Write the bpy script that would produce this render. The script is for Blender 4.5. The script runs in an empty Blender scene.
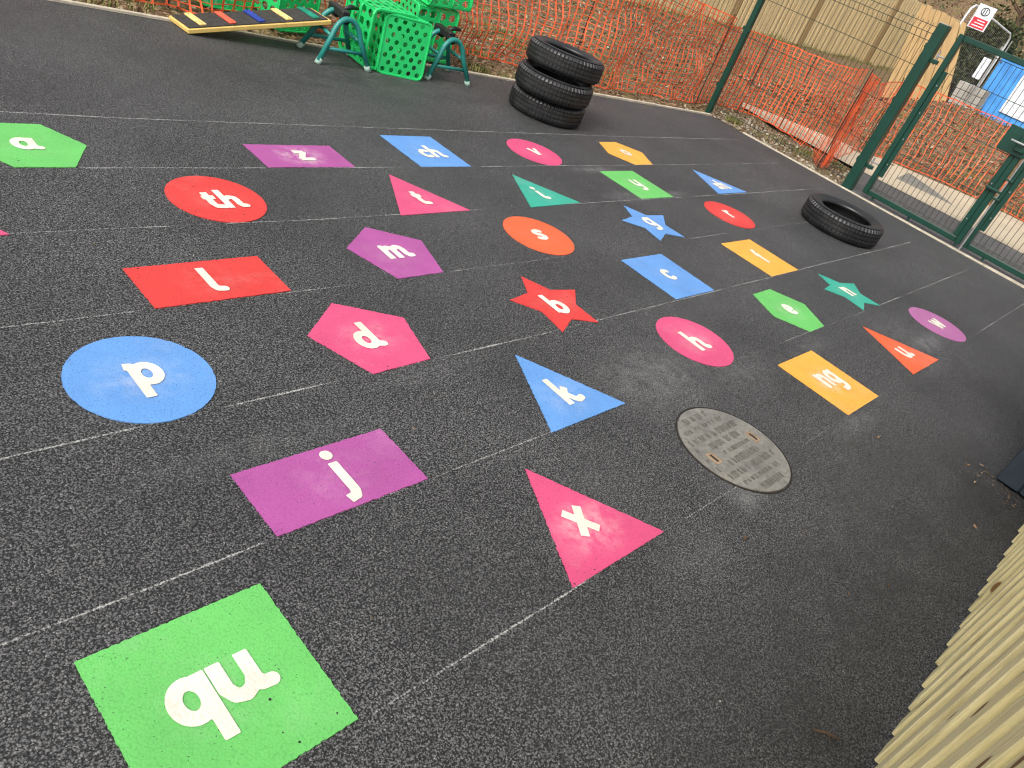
import bpy, math, random
from mathutils import Vector, Matrix, noise
random.seed(7)
S = bpy.context.scene
R = math.radians
# ------------------------------------------------------------------ camera
cd = bpy.data.cameras.new('camera'); cam = bpy.data.objects.new('camera', cd)
S.collection.objects.link(cam); S.camera = cam
cd.sensor_width = 36; cd.lens = 27.225; cd.clip_start = 0.02; cd.clip_end = 600
right = Vector((0.674288556650202, -0.6623913452766611, 0.3264546646521721))
up = Vector((0.20240311733317537, 0.5909144804463045, 0.78093088995934))
fwd = Vector((0.7101886513204783, 0.4604973208406851, -0.5325169453023547))
cam.matrix_world = Matrix(((right.x, up.x, -fwd.x, 0), (right.y, up.y, -fwd.y, 0), (right.z, up.z, -fwd.z, 1.515), (0, 0, 0, 1)))
S.render.resolution_x = 1024; S.render.resolution_y = 768
# ------------------------------------------------------------------ light
SUN_EL, SUN_AZ = 48, 188          # azimuth: direction the light comes from, degrees from +x
w = bpy.data.worlds.new('World'); S.world = w; w.use_nodes = True
wn = w.node_tree; bg = wn.nodes['Background']
sky = wn.nodes.new('ShaderNodeTexSky'); sky.sky_type = 'NISHITA'; sky.sun_disc = False
sky.sun_elevation = R(SUN_EL); sky.sun_rotation = R(90 - SUN_AZ); sky.air_density = 1.0; sky.dust_density = 6.0; sky.ozone_density = 1.0
hs = wn.nodes.new('ShaderNodeHueSaturation'); hs.inputs['Saturation'].default_value = 0.3
wn.links.new(sky.outputs[0], hs.inputs['Color']); wn.links.new(hs.outputs[0], bg.inputs['Color'])
bg.inputs['Strength'].default_value = 0.15
sl = bpy.data.lights.new('sun', 'SUN'); sl.energy = 0.9; sl.angle = R(25); sl.color = (1, .96, .9)
so = bpy.data.objects.new('sun', sl); S.collection.objects.link(so)
sd = Vector((math.cos(R(SUN_AZ)) * math.cos(R(SUN_EL)), math.sin(R(SUN_AZ)) * math.cos(R(SUN_EL)), math.sin(R(SUN_EL))))
so.rotation_euler = sd.to_track_quat('Z', 'Y').to_euler(); so.location = (0, 0, 20)
S.view_settings.view_transform = 'Standard'; S.view_settings.look = 'None'
S.view_settings.exposure = 0.47; S.view_settings.gamma = 1.0
S.cycles.filter_width = 1.15

# ------------------------------------------------------------------ helpers
def srgb(r, g, b):
    f = lambda c: (c / 255 / 12.92) if c / 255 <= .04045 else ((c / 255 + .055) / 1.055) ** 2.4
    return (f(r), f(g), f(b), 1)
class NT:
    def __init__(s, name, rough=.6, spec=.5, metal=0):
        s.m = bpy.data.materials.new(name); s.m.use_nodes = True; s.t = s.m.node_tree
        s.b = s.t.nodes['Principled BSDF']
        s.b.inputs['Roughness'].default_value = rough; s.b.inputs['Specular IOR Level'].default_value = spec
        s.b.inputs['Metallic'].default_value = metal
        s.co = s.t.nodes.new('ShaderNodeTexCoord'); s.space = 'Object'
    def n(s, t, **k):
        x = s.t.nodes.new(t)
        for a, v in k.items(): setattr(x, a, v)
        return x
    def L(s, a, b): s.t.links.new(a, b)
    def vec(s, scale=(1, 1, 1)):
        mp = s.n('ShaderNodeMapping'); mp.inputs['Scale'].default_value = scale
        s.L(s.co.outputs[s.space], mp.inputs[0]); return mp.outputs[0]
    def world(s):
        g = s.n('ShaderNodeNewGeometry'); return g.outputs['Position']
    def noise(s, sc, det=3, vec=None, rough=.5):
        x = s.n('ShaderNodeTexNoise'); x.inputs['Scale'].default_value = sc; x.inputs['Detail'].default_value = det
        x.inputs['Roughness'].default_value = rough
        s.L(vec if vec is not None else s.vec(), x.inputs['Vector']); return x.outputs['Fac']
    def vor(s, sc, vec=None, feature='F1', out='Distance'):
        x = s.n('ShaderNodeTexVoronoi', feature=feature); x.inputs['Scale'].default_value = sc
        s.L(vec if vec is not None else s.vec(), x.inputs['Vector']); return x.outputs[out]
    def ramp(s, fac, stops):
        x = s.n('ShaderNodeValToRGB'); e = x.color_ramp.elements
        while len(e) < len(stops): e.new(.5)
        for i, (p, c) in enumerate(stops):
            e[i].position = p; e[i].color = c if isinstance(c, tuple) else (c, c, c, 1)
        s.L(fac, x.inputs[0]); return x.outputs[0]
    def mix(s, f, a, b, mode='MIX'):
        x = s.n('ShaderNodeMix', data_type='RGBA', blend_type=mode)
        for k, v in ((0, f), (6, a), (7, b)):
            if isinstance(v, bpy.types.NodeSocket): s.L(v, x.inputs[k])
            else: x.inputs[k].default_value = v
        return x.outputs[2]
    def math(s, op, a, b=0.0):
        x = s.n('ShaderNodeMath', operation=op)
        for i, v in enumerate((a, b)):
            if isinstance(v, bpy.types.NodeSocket): s.L(v, x.inputs[i])
            else: x.inputs[i].default_value = v
        return x.outputs[0]
    def bump(s, h, strength=.5, dist=.01):
        x = s.n('ShaderNodeBump'); x.inputs['Strength'].default_value = strength; x.inputs['Distance'].default_value = dist
        s.L(h, x.inputs['Height']); s.L(x.outputs[0], s.b.inputs['Normal'])
    def col(s, c):
        if isinstance(c, bpy.types.NodeSocket): s.L(c, s.b.inputs['Base Color'])
        else: s.b.inputs['Base Color'].default_value = c
        return s.m
M = {}
def simple(name, c, rough=.5, metal=0, spec=.5, var=.25, sc=14, bump=.0):
    t = NT(name, rough, spec, metal)
    v = t.noise(sc, 4); lo = tuple(x * (1 - var) for x in c[:3]) + (1,); hi = tuple(min(1, x * (1 + var)) for x in c[:3]) + (1,)
    t.col(t.ramp(v, [(.3, lo), (.7, hi)]))
    if bump: t.bump(t.noise(sc * 8, 3), bump, .003)
    M[name] = t.m; return t.m

def asphalt(name, lo, mid, hi, stains=()):
    t = NT(name, .66, .58); W = t.world()
    v1 = t.vor(235, W, 'F1', 'Distance'); vc = t.vor(235, W, 'F1', 'Color')
    v2 = t.vor(330, W); vcc = t.n('ShaderNodeSeparateColor'); t.L(vc, vcc.inputs[0])
    big = t.noise(1.3, 5, W, .6); med = t.noise(165, 2, W)
    stone = t.ramp(vcc.outputs[0], [(0, lo), (.5, mid), (.93, hi), (1.0, tuple(x * 1.6 for x in hi[:3]) + (1,))])
    gap = t.ramp(v1, [(.50, 1.0), (.66, .12)])
    c = t.mix(1.0, stone, gap, 'MULTIPLY')
    pit = t.ramp(med, [(.435, .06), (.485, 1.0)])
    c = t.mix(1.0, c, pit, 'MULTIPLY')
    c = t.mix(1.0, c, t.ramp(big, [(.3, .72), (.7, 1.28)]), 'MULTIPLY')
    c = t.mix(1.0, c, t.ramp(t.noise(62, 5, W, .7), [(.35, .82), (.65, 1.2)]), 'MULTIPLY')
    if stains:
        sep = t.n('ShaderNodeSeparateXYZ'); t.L(W, sep.inputs[0]); tot = None
        sn = t.ramp(t.noise(14, 7, W, .72), [(.35, 0.0), (.75, 1.0)])
        for (x, y, rx, ry, a) in stains:
            dx = t.math('DIVIDE', t.math('SUBTRACT', sep.outputs[0], x), rx); dy = t.math('DIVIDE', t.math('SUBTRACT', sep.outputs[1], y), ry)
            d = t.math('SQRT', t.math('ADD', t.math('MULTIPLY', dx, dx), t.math('MULTIPLY', dy, dy)))
            f = t.ramp(d, [(.05, a), (1.0, 0.0)])
            tot = f if tot is None else t.math('MAXIMUM', tot, f)
        tot = t.math('MULTIPLY', t.math('MULTIPLY', tot, sn), .62)
        c = t.mix(tot, c, (.5, .5, .49, 1))
        dk = None  # dark marks by trestles; shade along fence foot and under tyres painted in
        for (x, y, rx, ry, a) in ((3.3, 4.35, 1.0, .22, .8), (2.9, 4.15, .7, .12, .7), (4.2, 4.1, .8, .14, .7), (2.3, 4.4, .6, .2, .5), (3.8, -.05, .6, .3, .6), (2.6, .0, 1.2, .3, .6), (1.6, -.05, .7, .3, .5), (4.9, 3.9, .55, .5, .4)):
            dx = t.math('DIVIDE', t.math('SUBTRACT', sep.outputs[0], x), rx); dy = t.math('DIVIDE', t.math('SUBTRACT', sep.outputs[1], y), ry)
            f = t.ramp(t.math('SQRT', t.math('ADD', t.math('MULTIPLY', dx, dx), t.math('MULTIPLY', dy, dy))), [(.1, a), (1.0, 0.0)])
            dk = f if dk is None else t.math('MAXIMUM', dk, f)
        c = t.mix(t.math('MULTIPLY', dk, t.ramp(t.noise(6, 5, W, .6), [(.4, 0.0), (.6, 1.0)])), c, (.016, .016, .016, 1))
    h = t.math('ADD', t.math('MULTIPLY', t.ramp(v1, [(.2, 1.0), (.75, 0.0)]), 1.0), t.math('MULTIPLY', med, 1.2))
    h = t.math('ADD', h, t.math('MULTIPLY', v2, -.5))
    t.bump(h, .4, .002)
    t.col(c); M[name] = t.m

def mesh(name, V, F, mat=None, parent=None, smooth=False, mats=None, mi=None):
    me = bpy.data.meshes.new(name); me.from_pydata([tuple(v) for v in V], [], F)
    for m in (mats or ([mat] if mat else [])): me.materials.append(m)
    if mi:
        for p, i in zip(me.polygons, mi): p.material_index = i
    if smooth: me.polygons.foreach_set('use_smooth', [True] * len(me.polygons))
    me.update(); o = bpy.data.objects.new(name, me); S.collection.objects.link(o)
    if parent: o.parent = parent
    return o
def tag(o, label=None, cat=None, group=None, kind=None):
    for k, v in (('label', label), ('category', cat), ('group', group), ('kind', kind)):
        if v: o[k] = v
    return o
def empty(name, loc=(0, 0, 0), rz=0, label=None, cat=None, group=None):
    o = bpy.data.objects.new(name, None); S.collection.objects.link(o)
    o.empty_display_size = .1; o.location = loc; o.rotation_euler = (0, 0, rz); return tag(o, label, cat, group)
def copy_tree(o, parent=None):
    c = o.copy(); S.collection.objects.link(c); c.parent = parent
    for ch in list(o.children): copy_tree(ch, c)
    return c
class MB:
    def __init__(s): s.V = []; s.F = []
    def box(s, a, b, rz=0, piv=None, bev=0):
        x0, y0, z0 = a; x1, y1, z1 = b
        if bev:
            return s.bbox(a, b, bev)
        P = [(x0, y0, z0), (x1, y0, z0), (x1, y1, z0), (x0, y1, z0), (x0, y0, z1), (x1, y0, z1), (x1, y1, z1), (x0, y1, z1)]
        s.add(P, [(0, 3, 2, 1), (4, 5, 6, 7), (0, 1, 5, 4), (1, 2, 6, 5), (2, 3, 7, 6), (3, 0, 4, 7)]); return s
    def bbox(s, a, b, e):
        # box with chamfered vertical and top edges
        x0, y0, z0 = a; x1, y1, z1 = b
        def ring(i, z): return [(x0 + i + e, y0 + i, z), (x1 - i - e, y0 + i, z), (x1 - i, y0 + i + e, z), (x1 - i, y1 - i - e, z), (x1 - i - e, y1 - i, z), (x0 + i + e, y1 - i, z), (x0 + i, y1 - i - e, z), (x0 + i, y0 + i + e, z)]
        P = ring(e * .7, z0) + ring(0, z0 + e) + ring(0, z1 - e) + ring(e * .7, z1)
        F = [tuple(range(7, -1, -1)), tuple(range(24, 32))]
        for k in range(3):
            for i in range(8): j = (i + 1) % 8; F.append((k * 8 + i, k * 8 + j, k * 8 + 8 + j, k * 8 + 8 + i))
        s.add(P, F); return s
    def add(s, P, F):
        n = len(s.V); s.V += [tuple(p) for p in P]; s.F += [tuple(i + n for i in f) for f in F]; return s
    def tube(s, pts, r, n=8, cap=True, closed=False):
        pts = [Vector(p) for p in pts]; m = len(pts); base = len(s.V); prev = None
        for i, p in enumerate(pts):
            a = pts[i - 1] if (i > 0 or closed) else p; b = pts[(i + 1) % m] if (i < m - 1 or closed) else p
            t = (b - a).normalized()
            if prev is None:
                u = t.cross(Vector((0, 0, 1)))
                if u.length < .1: u = t.cross(Vector((1, 0, 0)))
            else: u = prev - t * prev.dot(t)
            u.normalize(); prev = u; v = t.cross(u)
            rr = r[i] if isinstance(r, (list, tuple)) else r
            for k in range(n):
                an = 2 * math.pi * (k + .5) / n
                s.V.append(tuple(p + u * math.cos(an) * rr + v * math.sin(an) * rr))
        for i in range(m if closed else m - 1):
            a0 = base + i * n; b0 = base + ((i + 1) % m) * n
            for k in range(n): s.F.append((a0 + k, a0 + (k + 1) % n, b0 + (k + 1) % n, b0 + k))
        if cap and not closed:
            s.F.append(tuple(base + k for k in range(n))[::-1]); s.F.append(tuple(base + (m - 1) * n + k for k in range(n)))
        return s
    def xf(s, mat):
        s.V = [tuple(mat @ Vector(v)) for v in s.V]; return s
    def build(s, name, mat, parent=None, smooth=False):
        return mesh(name, s.V, s.F, mat, parent, smooth)
def smooth_by_angle(o, a=35):
    me = o.data; me.polygons.foreach_set('use_smooth', [True] * len(me.polygons))
    try: me.set_sharp_from_angle(angle=R(a))
    except Exception: pass
    return o

# ------------------------------------------------------------------ materials
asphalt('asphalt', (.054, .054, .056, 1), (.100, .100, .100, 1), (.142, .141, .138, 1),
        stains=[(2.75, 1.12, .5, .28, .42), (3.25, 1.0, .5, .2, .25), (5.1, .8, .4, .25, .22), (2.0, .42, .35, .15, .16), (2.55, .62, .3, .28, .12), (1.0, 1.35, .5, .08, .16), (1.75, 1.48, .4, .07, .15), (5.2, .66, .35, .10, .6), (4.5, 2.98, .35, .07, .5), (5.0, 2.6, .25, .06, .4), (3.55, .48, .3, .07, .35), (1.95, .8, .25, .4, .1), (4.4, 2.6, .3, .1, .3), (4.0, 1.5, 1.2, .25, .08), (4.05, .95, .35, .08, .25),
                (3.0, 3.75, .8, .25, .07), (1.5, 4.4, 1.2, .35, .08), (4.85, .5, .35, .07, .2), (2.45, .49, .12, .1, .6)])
asphalt('asphalt_path', (.10, .10, .097, 1), (.18, .18, .175, 1), (.28, .28, .27, 1))
def soilmat():
    t = NT('soil', .9, .2); W = t.world()
    a = t.noise(2.2, 6, W, .65); b = t.noise(34, 5, W, .7); c0 = t.vor(42, W, 'F1', 'Color'); sc = t.n('ShaderNodeSeparateColor'); t.L(c0, sc.inputs[0])
    leaf = t.ramp(sc.outputs[0], [(0, srgb(70, 54, 40)), (.35, srgb(112, 88, 64)), (.6, srgb(146, 118, 88)), (.85, srgb(176, 152, 120)), (1, srgb(205, 190, 165))])
    dirt = t.ramp(b, [(.3, srgb(62, 48, 34)), (.7, srgb(140, 112, 82))])
    c = t.mix(t.ramp(b, [(.4, 0.0), (.6, 1.0)]), dirt, leaf)
    g = t.ramp(a, [(.50, 0.0), (.66, .65)])
    c = t.mix(g, c, t.ramp(b, [(.3, srgb(70, 80, 38)), (.7, srgb(140, 138, 78))]))
    t.bump(t.math('ADD', b, t.math('MULTIPLY', sc.outputs[1], .4)), .8, .03); M['soil'] = t.col(c)
soilmat()
def concretemat(name, c, var=.2, sc=6):
    t = NT(name, .85, .3); W = t.world()
    a = t.noise(sc, 6, W, .65); b = t.noise(160, 2, W)
    x = t.ramp(a, [(.3, tuple(k * (1 - var) for k in c[:3]) + (1,)), (.7, tuple(k * (1 + var) for k in c[:3]) + (1,))])
    x = t.mix(1.0, x, t.ramp(b, [(.3, .75), (.6, 1.08)]), 'MULTIPLY')
    t.bump(b, .4, .004); M[name] = t.col(x)
concretemat('kerb', srgb(192, 182, 162), .25, 9)
concretemat('sand_path', srgb(188, 174, 150), .14, 1.6)
concretemat('grey_block', srgb(180, 176, 168))
concretemat('plate', srgb(128, 126, 120), .15)
def paintmat():
    t = NT('ground_paint', .55, .4); oi = t.n('ShaderNodeObjectInfo'); W = t.world()
    v = t.vor(170, W); v2 = t.vor(21, W); v2c = t.vor(21, W, 'F1', 'Color'); sp = t.n('ShaderNodeSeparateColor'); t.L(v2c, sp.inputs[0])
    n1 = t.noise(5, 5, W, .6); n2 = t.noise(230, 2, W)
    c = t.mix(1.0, oi.outputs['Color'], t.ramp(n1, [(.3, .90), (.7, 1.08)]), 'MULTIPLY')
    c = t.mix(t.ramp(t.noise(2.6, 6, W, .7), [(.55, 0.0), (.8, .16)]), c, srgb(205, 200, 192))
    c = t.mix(1.0, c, t.ramp(v, [(.45, 1.0), (.85, .84)]), 'MULTIPLY')
    # chalk dust from the stencil, strongest round the letter
    ln = t.n('ShaderNodeVectorMath', operation='LENGTH'); t.L(t.vec((1, 1.3, 1)), ln.inputs[0])
    d = t.ramp(ln.outputs['Value'], [(.03, 1.0), (.16, 0.0)]); dn = t.ramp(t.noise(16, 6, W, .7), [(.42, 0.0), (.75, 1.0)])
    f = t.math('MULTIPLY', t.math('MULTIPLY', d, dn), oi.outputs['Alpha'])
    c = t.mix(f, c, srgb(235, 225, 215))
    # dark pinholes where the asphalt shows
    ph = t.math('MULTIPLY', t.math('LESS_THAN', v2, .075), t.math('GREATER_THAN', sp.outputs[0], .82))
    c = t.mix(ph, c, (.02, .02, .02, 1))
    ph2 = t.math('LESS_THAN', t.noise(210, 1, W), .255)
    c = t.mix(ph2, c, (.03, .03, .03, 1))
    t.bump(t.math('ADD', t.math('MULTIPLY', v, -1.0), n2), .22, .002); M['ground_paint'] = t.col(c)
paintmat()
def lettermat():
    t = NT('letter_paint', .5, .4); W = t.world(); n1 = t.noise(7, 4, W); v = t.vor(170, W)
    c = t.ramp(n1, [(.3, srgb(218, 210, 192)), (.7, srgb(232, 228, 215))]); c = t.mix(1.0, c, t.ramp(v, [(.45, 1.0), (.85, .88)]), 'MULTIPLY')
    t.bump(v, .25, .003); M['letter_paint'] = t.col(c)
lettermat()
def chalkmat():
    t = NT('chalk', .9, .1); W = t.world(); n1 = t.noise(190, 3, W); n2 = t.noise(4.5, 4, W); v = t.n('ShaderNodeVertexColor')
    f = t.math('ADD', t.math('MULTIPLY', t.math('SUBTRACT', n1, .5), 3.2), t.math('ADD', t.math('MULTIPLY', t.math('SUBTRACT', n2, .5), 1.8), t.n('ShaderNodeObjectInfo').outputs['Alpha']))
    uv = t.n('ShaderNodeUVMap'); s = t.n('ShaderNodeSeparateXYZ'); t.L(uv.outputs[0], s.inputs[0])
    e = t.math('ABSOLUTE', t.math('SUBTRACT', s.outputs[1], .5)); f = t.math('SUBTRACT', f, t.math('MULTIPLY', e, 1.7))
    wa = t.n('ShaderNodeAttribute', attribute_name='wear'); f = t.math('SUBTRACT', f, t.math('MULTIPLY', t.math('SUBTRACT', 1.0, wa.outputs['Fac']), .45))
    f = t.ramp(f, [(.12, 0.0), (.95, .62)])
    tr = t.n('ShaderNodeBsdfTransparent'); mx = t.n('ShaderNodeMixShader'); out = t.t.nodes['Material Output']
    t.col(srgb(205, 205, 200)); t.L(f, mx.inputs[0]); t.L(tr.outputs[0], mx.inputs[1]); t.L(t.b.outputs[0], mx.inputs[2]); t.L(mx.outputs[0], out.inputs[0])
    M['chalk'] = t.m
chalkmat()
def rubbermat():
    t = NT('tyre_rubber', .48, .5); n1 = t.noise(9, 5, None, .6); t.bump(t.noise(90, 3), .15, .003)
    rr = t.ramp(n1, [(.3, .34), (.7, .55)]); t.L(rr, t.b.inputs['Roughness'])
    M['tyre_rubber'] = t.col(t.ramp(n1, [(.35, (.010, .010, .011, 1)), (.75, (.024, .024, .024, 1))]))
rubbermat()
simple('gate_green', (.004, .042, .028, 1), .33, 0, .5, .15, 8)
simple('wire_green', (.016, .030, .020, 1), .5)
simple('galvanised', (.45, .45, .44, 1), .42, .8, .5, .2, 30)
simple('orange_net', (.84, .135, .045, 1), .5, 0, .4, .22, 9)
simple('pin_steel', (.07, .03, .02, 1), .8, .3)
simple('navy_paint', (.028, .040, .056, 1), .55, 0, .4, .2, 5)
simple('crate_green', (.018, .55, .14, 1), .42, 0, .5, .12, 6)
simple('crate_deep_green', (.012, .40, .13, 1), .42, 0, .5, .12, 6)
simple('trestle_teal', (.02, .22, .19, 1), .35, 0, .5, .12, 8)
simple('foot_rubber', (.30, .42, .36, 1), .7, 0, .3)
simple('black_plastic', (.014, .014, .014, 1), .45)
simple('plank_mat', (.045, .042, .038, 1), .85, 0, .3, .3, 40, .3)
simple('blue_plastic', (.07, .31, .74, 1), .4, 0, .5, .25, 2)
simple('white_panel', (.70, .74, .78, 1), .5)
simple('sign_red', (.62, .03, .05, 1), .5)
simple('ink', (.02, .02, .02, 1), .6)
simple('rung_red', srgb(225, 95, 70), .5); simple('rung_blue', srgb(35, 62, 150), .5)
simple('rung_green', srgb(30, 130, 105), .5); simple('rung_yellow', srgb(232, 205, 130), .5)
simple('plank_wood', srgb(226, 192, 112), .5, 0, .4, .1, 20)
def woodmat(name, lo, hi, streak, axis=2, knots=0, seamw=.0, green=.3):
    t = NT(name, .75, .25); g = t.n('ShaderNodeNewGeometry'); oi = t.n('ShaderNodeObjectInfo')
    sc = [14, 14, 14]; sc[axis] = .8; mp = t.n('ShaderNodeMapping'); mp.inputs['Scale'].default_value = sc
    add = t.n('ShaderNodeVectorMath', operation='ADD'); cm = t.n('ShaderNodeCombineXYZ')
    t.L(t.math('MULTIPLY', oi.outputs['Random'], 37.0), cm.inputs[0]); t.L(t.math('MULTIPLY', g.outputs['Random Per Island'], 23.0), cm.inputs[1]); t.L(t.math('MULTIPLY', oi.outputs['Random'], 11.0), cm.inputs[2])
    t.L(t.world(), add.inputs[0]); t.L(cm.outputs[0], add.inputs[1]); t.L(add.outputs[0], mp.inputs[0])
    n = t.noise(2.2, 6, mp.outputs[0], .6); fine = t.noise(9, 4, mp.outputs[0], .6)
    c = t.ramp(n, [(.3, lo), (.55, hi), (.74, streak)])
    c = t.mix(1.0, c, t.ramp(fine, [(.3, .76), (.6, 1.05)]), 'MULTIPLY')
    rr = t.math('ADD', t.math('MULTIPLY', oi.outputs['Random'], .5), t.math('MULTIPLY', g.outputs['Random Per Island'], .5))
    c = t.mix(1.0, c, t.ramp(rr, [(0, (.80, .79, .75, 1)), (.4, (1, .99, .96, 1)), (1, (1.12, 1.11, 1.06, 1))]), 'MULTIPLY')
    c = t.mix(t.ramp(t.noise(1.3, 3, add.outputs[0]), [(.5, 0.0), (.75, green)]), c, srgb(178, 172, 118), 'MULTIPLY')
    if knots:
        k2 = t.n('ShaderNodeMapping'); k2.inputs['Scale'].default_value = (8, 8, 3.4); t.L(add.outputs[0], k2.inputs[0])
        kv = t.vor(1.6, k2.outputs[0]); c = t.mix(t.ramp(kv, [(.12, .95), (.17, 0.0)]), c, srgb(120, 84, 48))
    t.bump(fine, .25, .003); M[name] = t.col(c)
woodmat('pine_board', srgb(222, 208, 156), srgb(240, 228, 180), srgb(176, 158, 104), 2, 1)
woodmat('fence_wood', srgb(224, 198, 150), srgb(238, 214, 168), srgb(206, 178, 130), 2, 0, green=.15)
woodmat('fence_wood_dark', srgb(178, 148, 106), srgb(190, 160, 116), srgb(150, 124, 86), 2, 0, green=.1)
def ironmat():
    t = NT('cast_iron', .6, .5, .15); W = t.world(); n = t.noise(8, 6, W, .65); n2 = t.noise(60, 4, W, .6)
    c = t.ramp(n, [(.3, srgb(112, 110, 104)), (.55, srgb(132, 130, 122)), (.75, srgb(146, 142, 130))])
    c = t.mix(1.0, c, t.ramp(n2, [(.3, .75), (.65, 1.1)]), 'MULTIPLY'); t.bump(n2, .3, .003); M['cast_iron'] = t.col(c)
ironmat(); simple('rust', srgb(146, 126, 104), .85, 0, .2, .3, 40); simple('gap_dark', (.02, .014, .01, 1), .9)
simple('iron_letter', srgb(100, 97, 90), .6, .1, .5, .3, 60)
def leafmat(name, cs):
    t = NT(name, .75, .25); g = t.n('ShaderNodeNewGeometry')
    st = [(i / (len(cs) - 1), c) for i, c in enumerate(cs)]
    M[name] = t.col(t.ramp(g.outputs['Random Per Island'], st))
leafmat('leaf_litter', [srgb(78, 58, 42), srgb(120, 92, 62), srgb(150, 122, 92), srgb(100, 82, 66), srgb(160, 138, 108), srgb(64, 50, 40), srgb(128, 100, 70), srgb(96, 92, 60), srgb(186, 170, 146)])
leafmat('rubble', [srgb(84, 76, 62), srgb(130, 122, 106), srgb(106, 90, 66), srgb(186, 178, 160), srgb(70, 58, 44), srgb(92, 88, 58), srgb(140, 128, 104)])
leafmat('grass', [srgb(84, 96, 46), srgb(112, 118, 62), srgb(150, 142, 92), srgb(120, 104, 66), srgb(96, 110, 52)])
leafmat('hedge_leaf', [srgb(42, 52, 30), srgb(60, 72, 42), srgb(88, 92, 58), srgb(50, 44, 32), srgb(72, 84, 50)])
simple('twig', srgb(84, 66, 50), .9)

# ------------------------------------------------------------------ ground
def poly(name, pts, z, mat): return mesh(name, [(x, y, z) for x, y in pts], [tuple(range(len(pts)))], mat)
K0, K1 = (8.12, 4.21), (-26.0, 9.05)     # kerb corner and a far point of the left kerb
def kerb_y(x): return K0[1] + (x - K0[0]) * (K1[1] - K0[1]) / (K1[0] - K0[0])
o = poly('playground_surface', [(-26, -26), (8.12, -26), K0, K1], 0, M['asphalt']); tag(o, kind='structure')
# soil sheet with gentle humps, sunk under the playground
def soil_z(x, y):
    inside = x < 8.2 and y < kerb_y(min(x, 8.12)) + .08
    if inside: return -.10
    z = .035 * noise.noise(Vector((x * 1.1, y * 1.1, 0))) + .02 * noise.noise(Vector((x * 4, y * 4, 3)))
    d = min(1, max(x - 8.2, y - kerb_y(min(x, 8.12)) - .08) / .5)
    z = -.02 + z * d * 1.2 + .01
    if x > 8.15 and y < 2.95: z = min(z, -.02)
    z += .64 * math.exp(-((x - 16.5) / 2.2) ** 2) * (1 / (1 + math.exp((y - 5.0) / .35)))
    if y > 5.6: z += min(.12, (y - 5.6) * .04)
    return z
V, F = [], []; nx, ny, st = 250, 190, .14; X0, Y0 = -8, -4
for j in range(ny + 1):
    for i in range(nx + 1):
        x, y = X0 + i * st, Y0 + j * st; V.append((x, y, soil_z(x, y)))
for j in range(ny):
    for i in range(nx):
        a = j * (nx + 1) + i; F.append((a, a + 1, a + nx + 2, a + nx + 1))
tag(mesh('soil_bed', V, F, M['soil'], smooth=True), kind='structure')
tag(poly('ground', [(-250, -250), (250, -250), (250, 250), (-250, 250)], -.16, M['soil']), kind='structure')
# sandy path beyond the gate and the grey strip in front of it
tag(poly('path', [(9.5, 4.6), (9.38, 3.9), (9.42, 3.0), (9.52, 2.3), (9.62, 1.2), (9.7, -8), (12.2, -8), (11.75, 1.2), (11.6, 2.1), (11.1, 3.05), (10.85, 3.35), (10.2, 4.3), (9.8, 4.75)], .012, M['sand_path']), kind='structure')
tag(poly('tarmac_strip', [(8.155, 2.62), (8.155, -8), (9.75, -8), (9.72, 1.2), (9.62, 2.3), (9.42, 2.95), (8.6, 2.62)], .006, M['asphalt_path']), kind='structure')
# kerb edging, narrow concrete edging cut in lengths
def edging(a, b, wd, L):
    a, b = Vector(a), Vector(b); d = (b - a); n = int(d.length / L); d.normalize(); p = Vector((-d.y, d.x)); m = MB()
    for k in range(n):
        s = a + d * (k * L + .003); e = a + d * ((k + 1) * L - .003); h = .014 + random.uniform(-.004, .004); o_ = random.uniform(-.003, .003)
        q = [s + p * o_, e + p * o_, e + p * (o_ + wd), s + p * (o_ + wd)]
        P = [(v.x, v.y, -.08) for v in q] + [(v.x, v.y, h - .003) for v in q] + [((v.x * .98 + c.x * .02), (v.y * .98 + c.y * .02), h) for v, c in ((v, (q[0] + q[2]) / 2) for v in q)]
        m.add(P, [(0, 1, 5, 4), (1, 2, 6, 5), (2, 3, 7, 6), (3, 0, 4, 7), (4, 5, 9, 8), (5, 6, 10, 9), (6, 7, 11, 10), (7, 4, 8, 11), (8, 9, 10, 11)])
    return m
m1 = edging(K1, K0, .045, .915) if False else edging((K0[0] + .02, K0[1]), (K1[0], K1[1]), -.034, .915)
m2 = edging((8.12, -20), (8.12, 4.2), -.030, .915)
m1.V += []; n = len(m1.V); m1.V += m2.V; m1.F += [tuple(i + n for i in f) for f in m2.F]
tag(m1.build('kerb', M['kerb']), kind='structure')
# wooded bank far behind
V, F = [], []
for j in range(41):
    for i in range(31):
        x = 33 + i * 1.6; y = -30 + j * 2.2; z = -.2 + (i * 1.6) ** 1.15 * .28 + noise.noise(Vector((x * .3, y * .3, 0))) * min(1.0, i * .3); V.append((x, y, z))
for j in range(40):
    for i in range(30): a = j * 31 + i; F.append((a, a + 1, a + 32, a + 31))
tag(mesh('bank', V, F, M['soil'], smooth=True), kind='structure')

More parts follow.
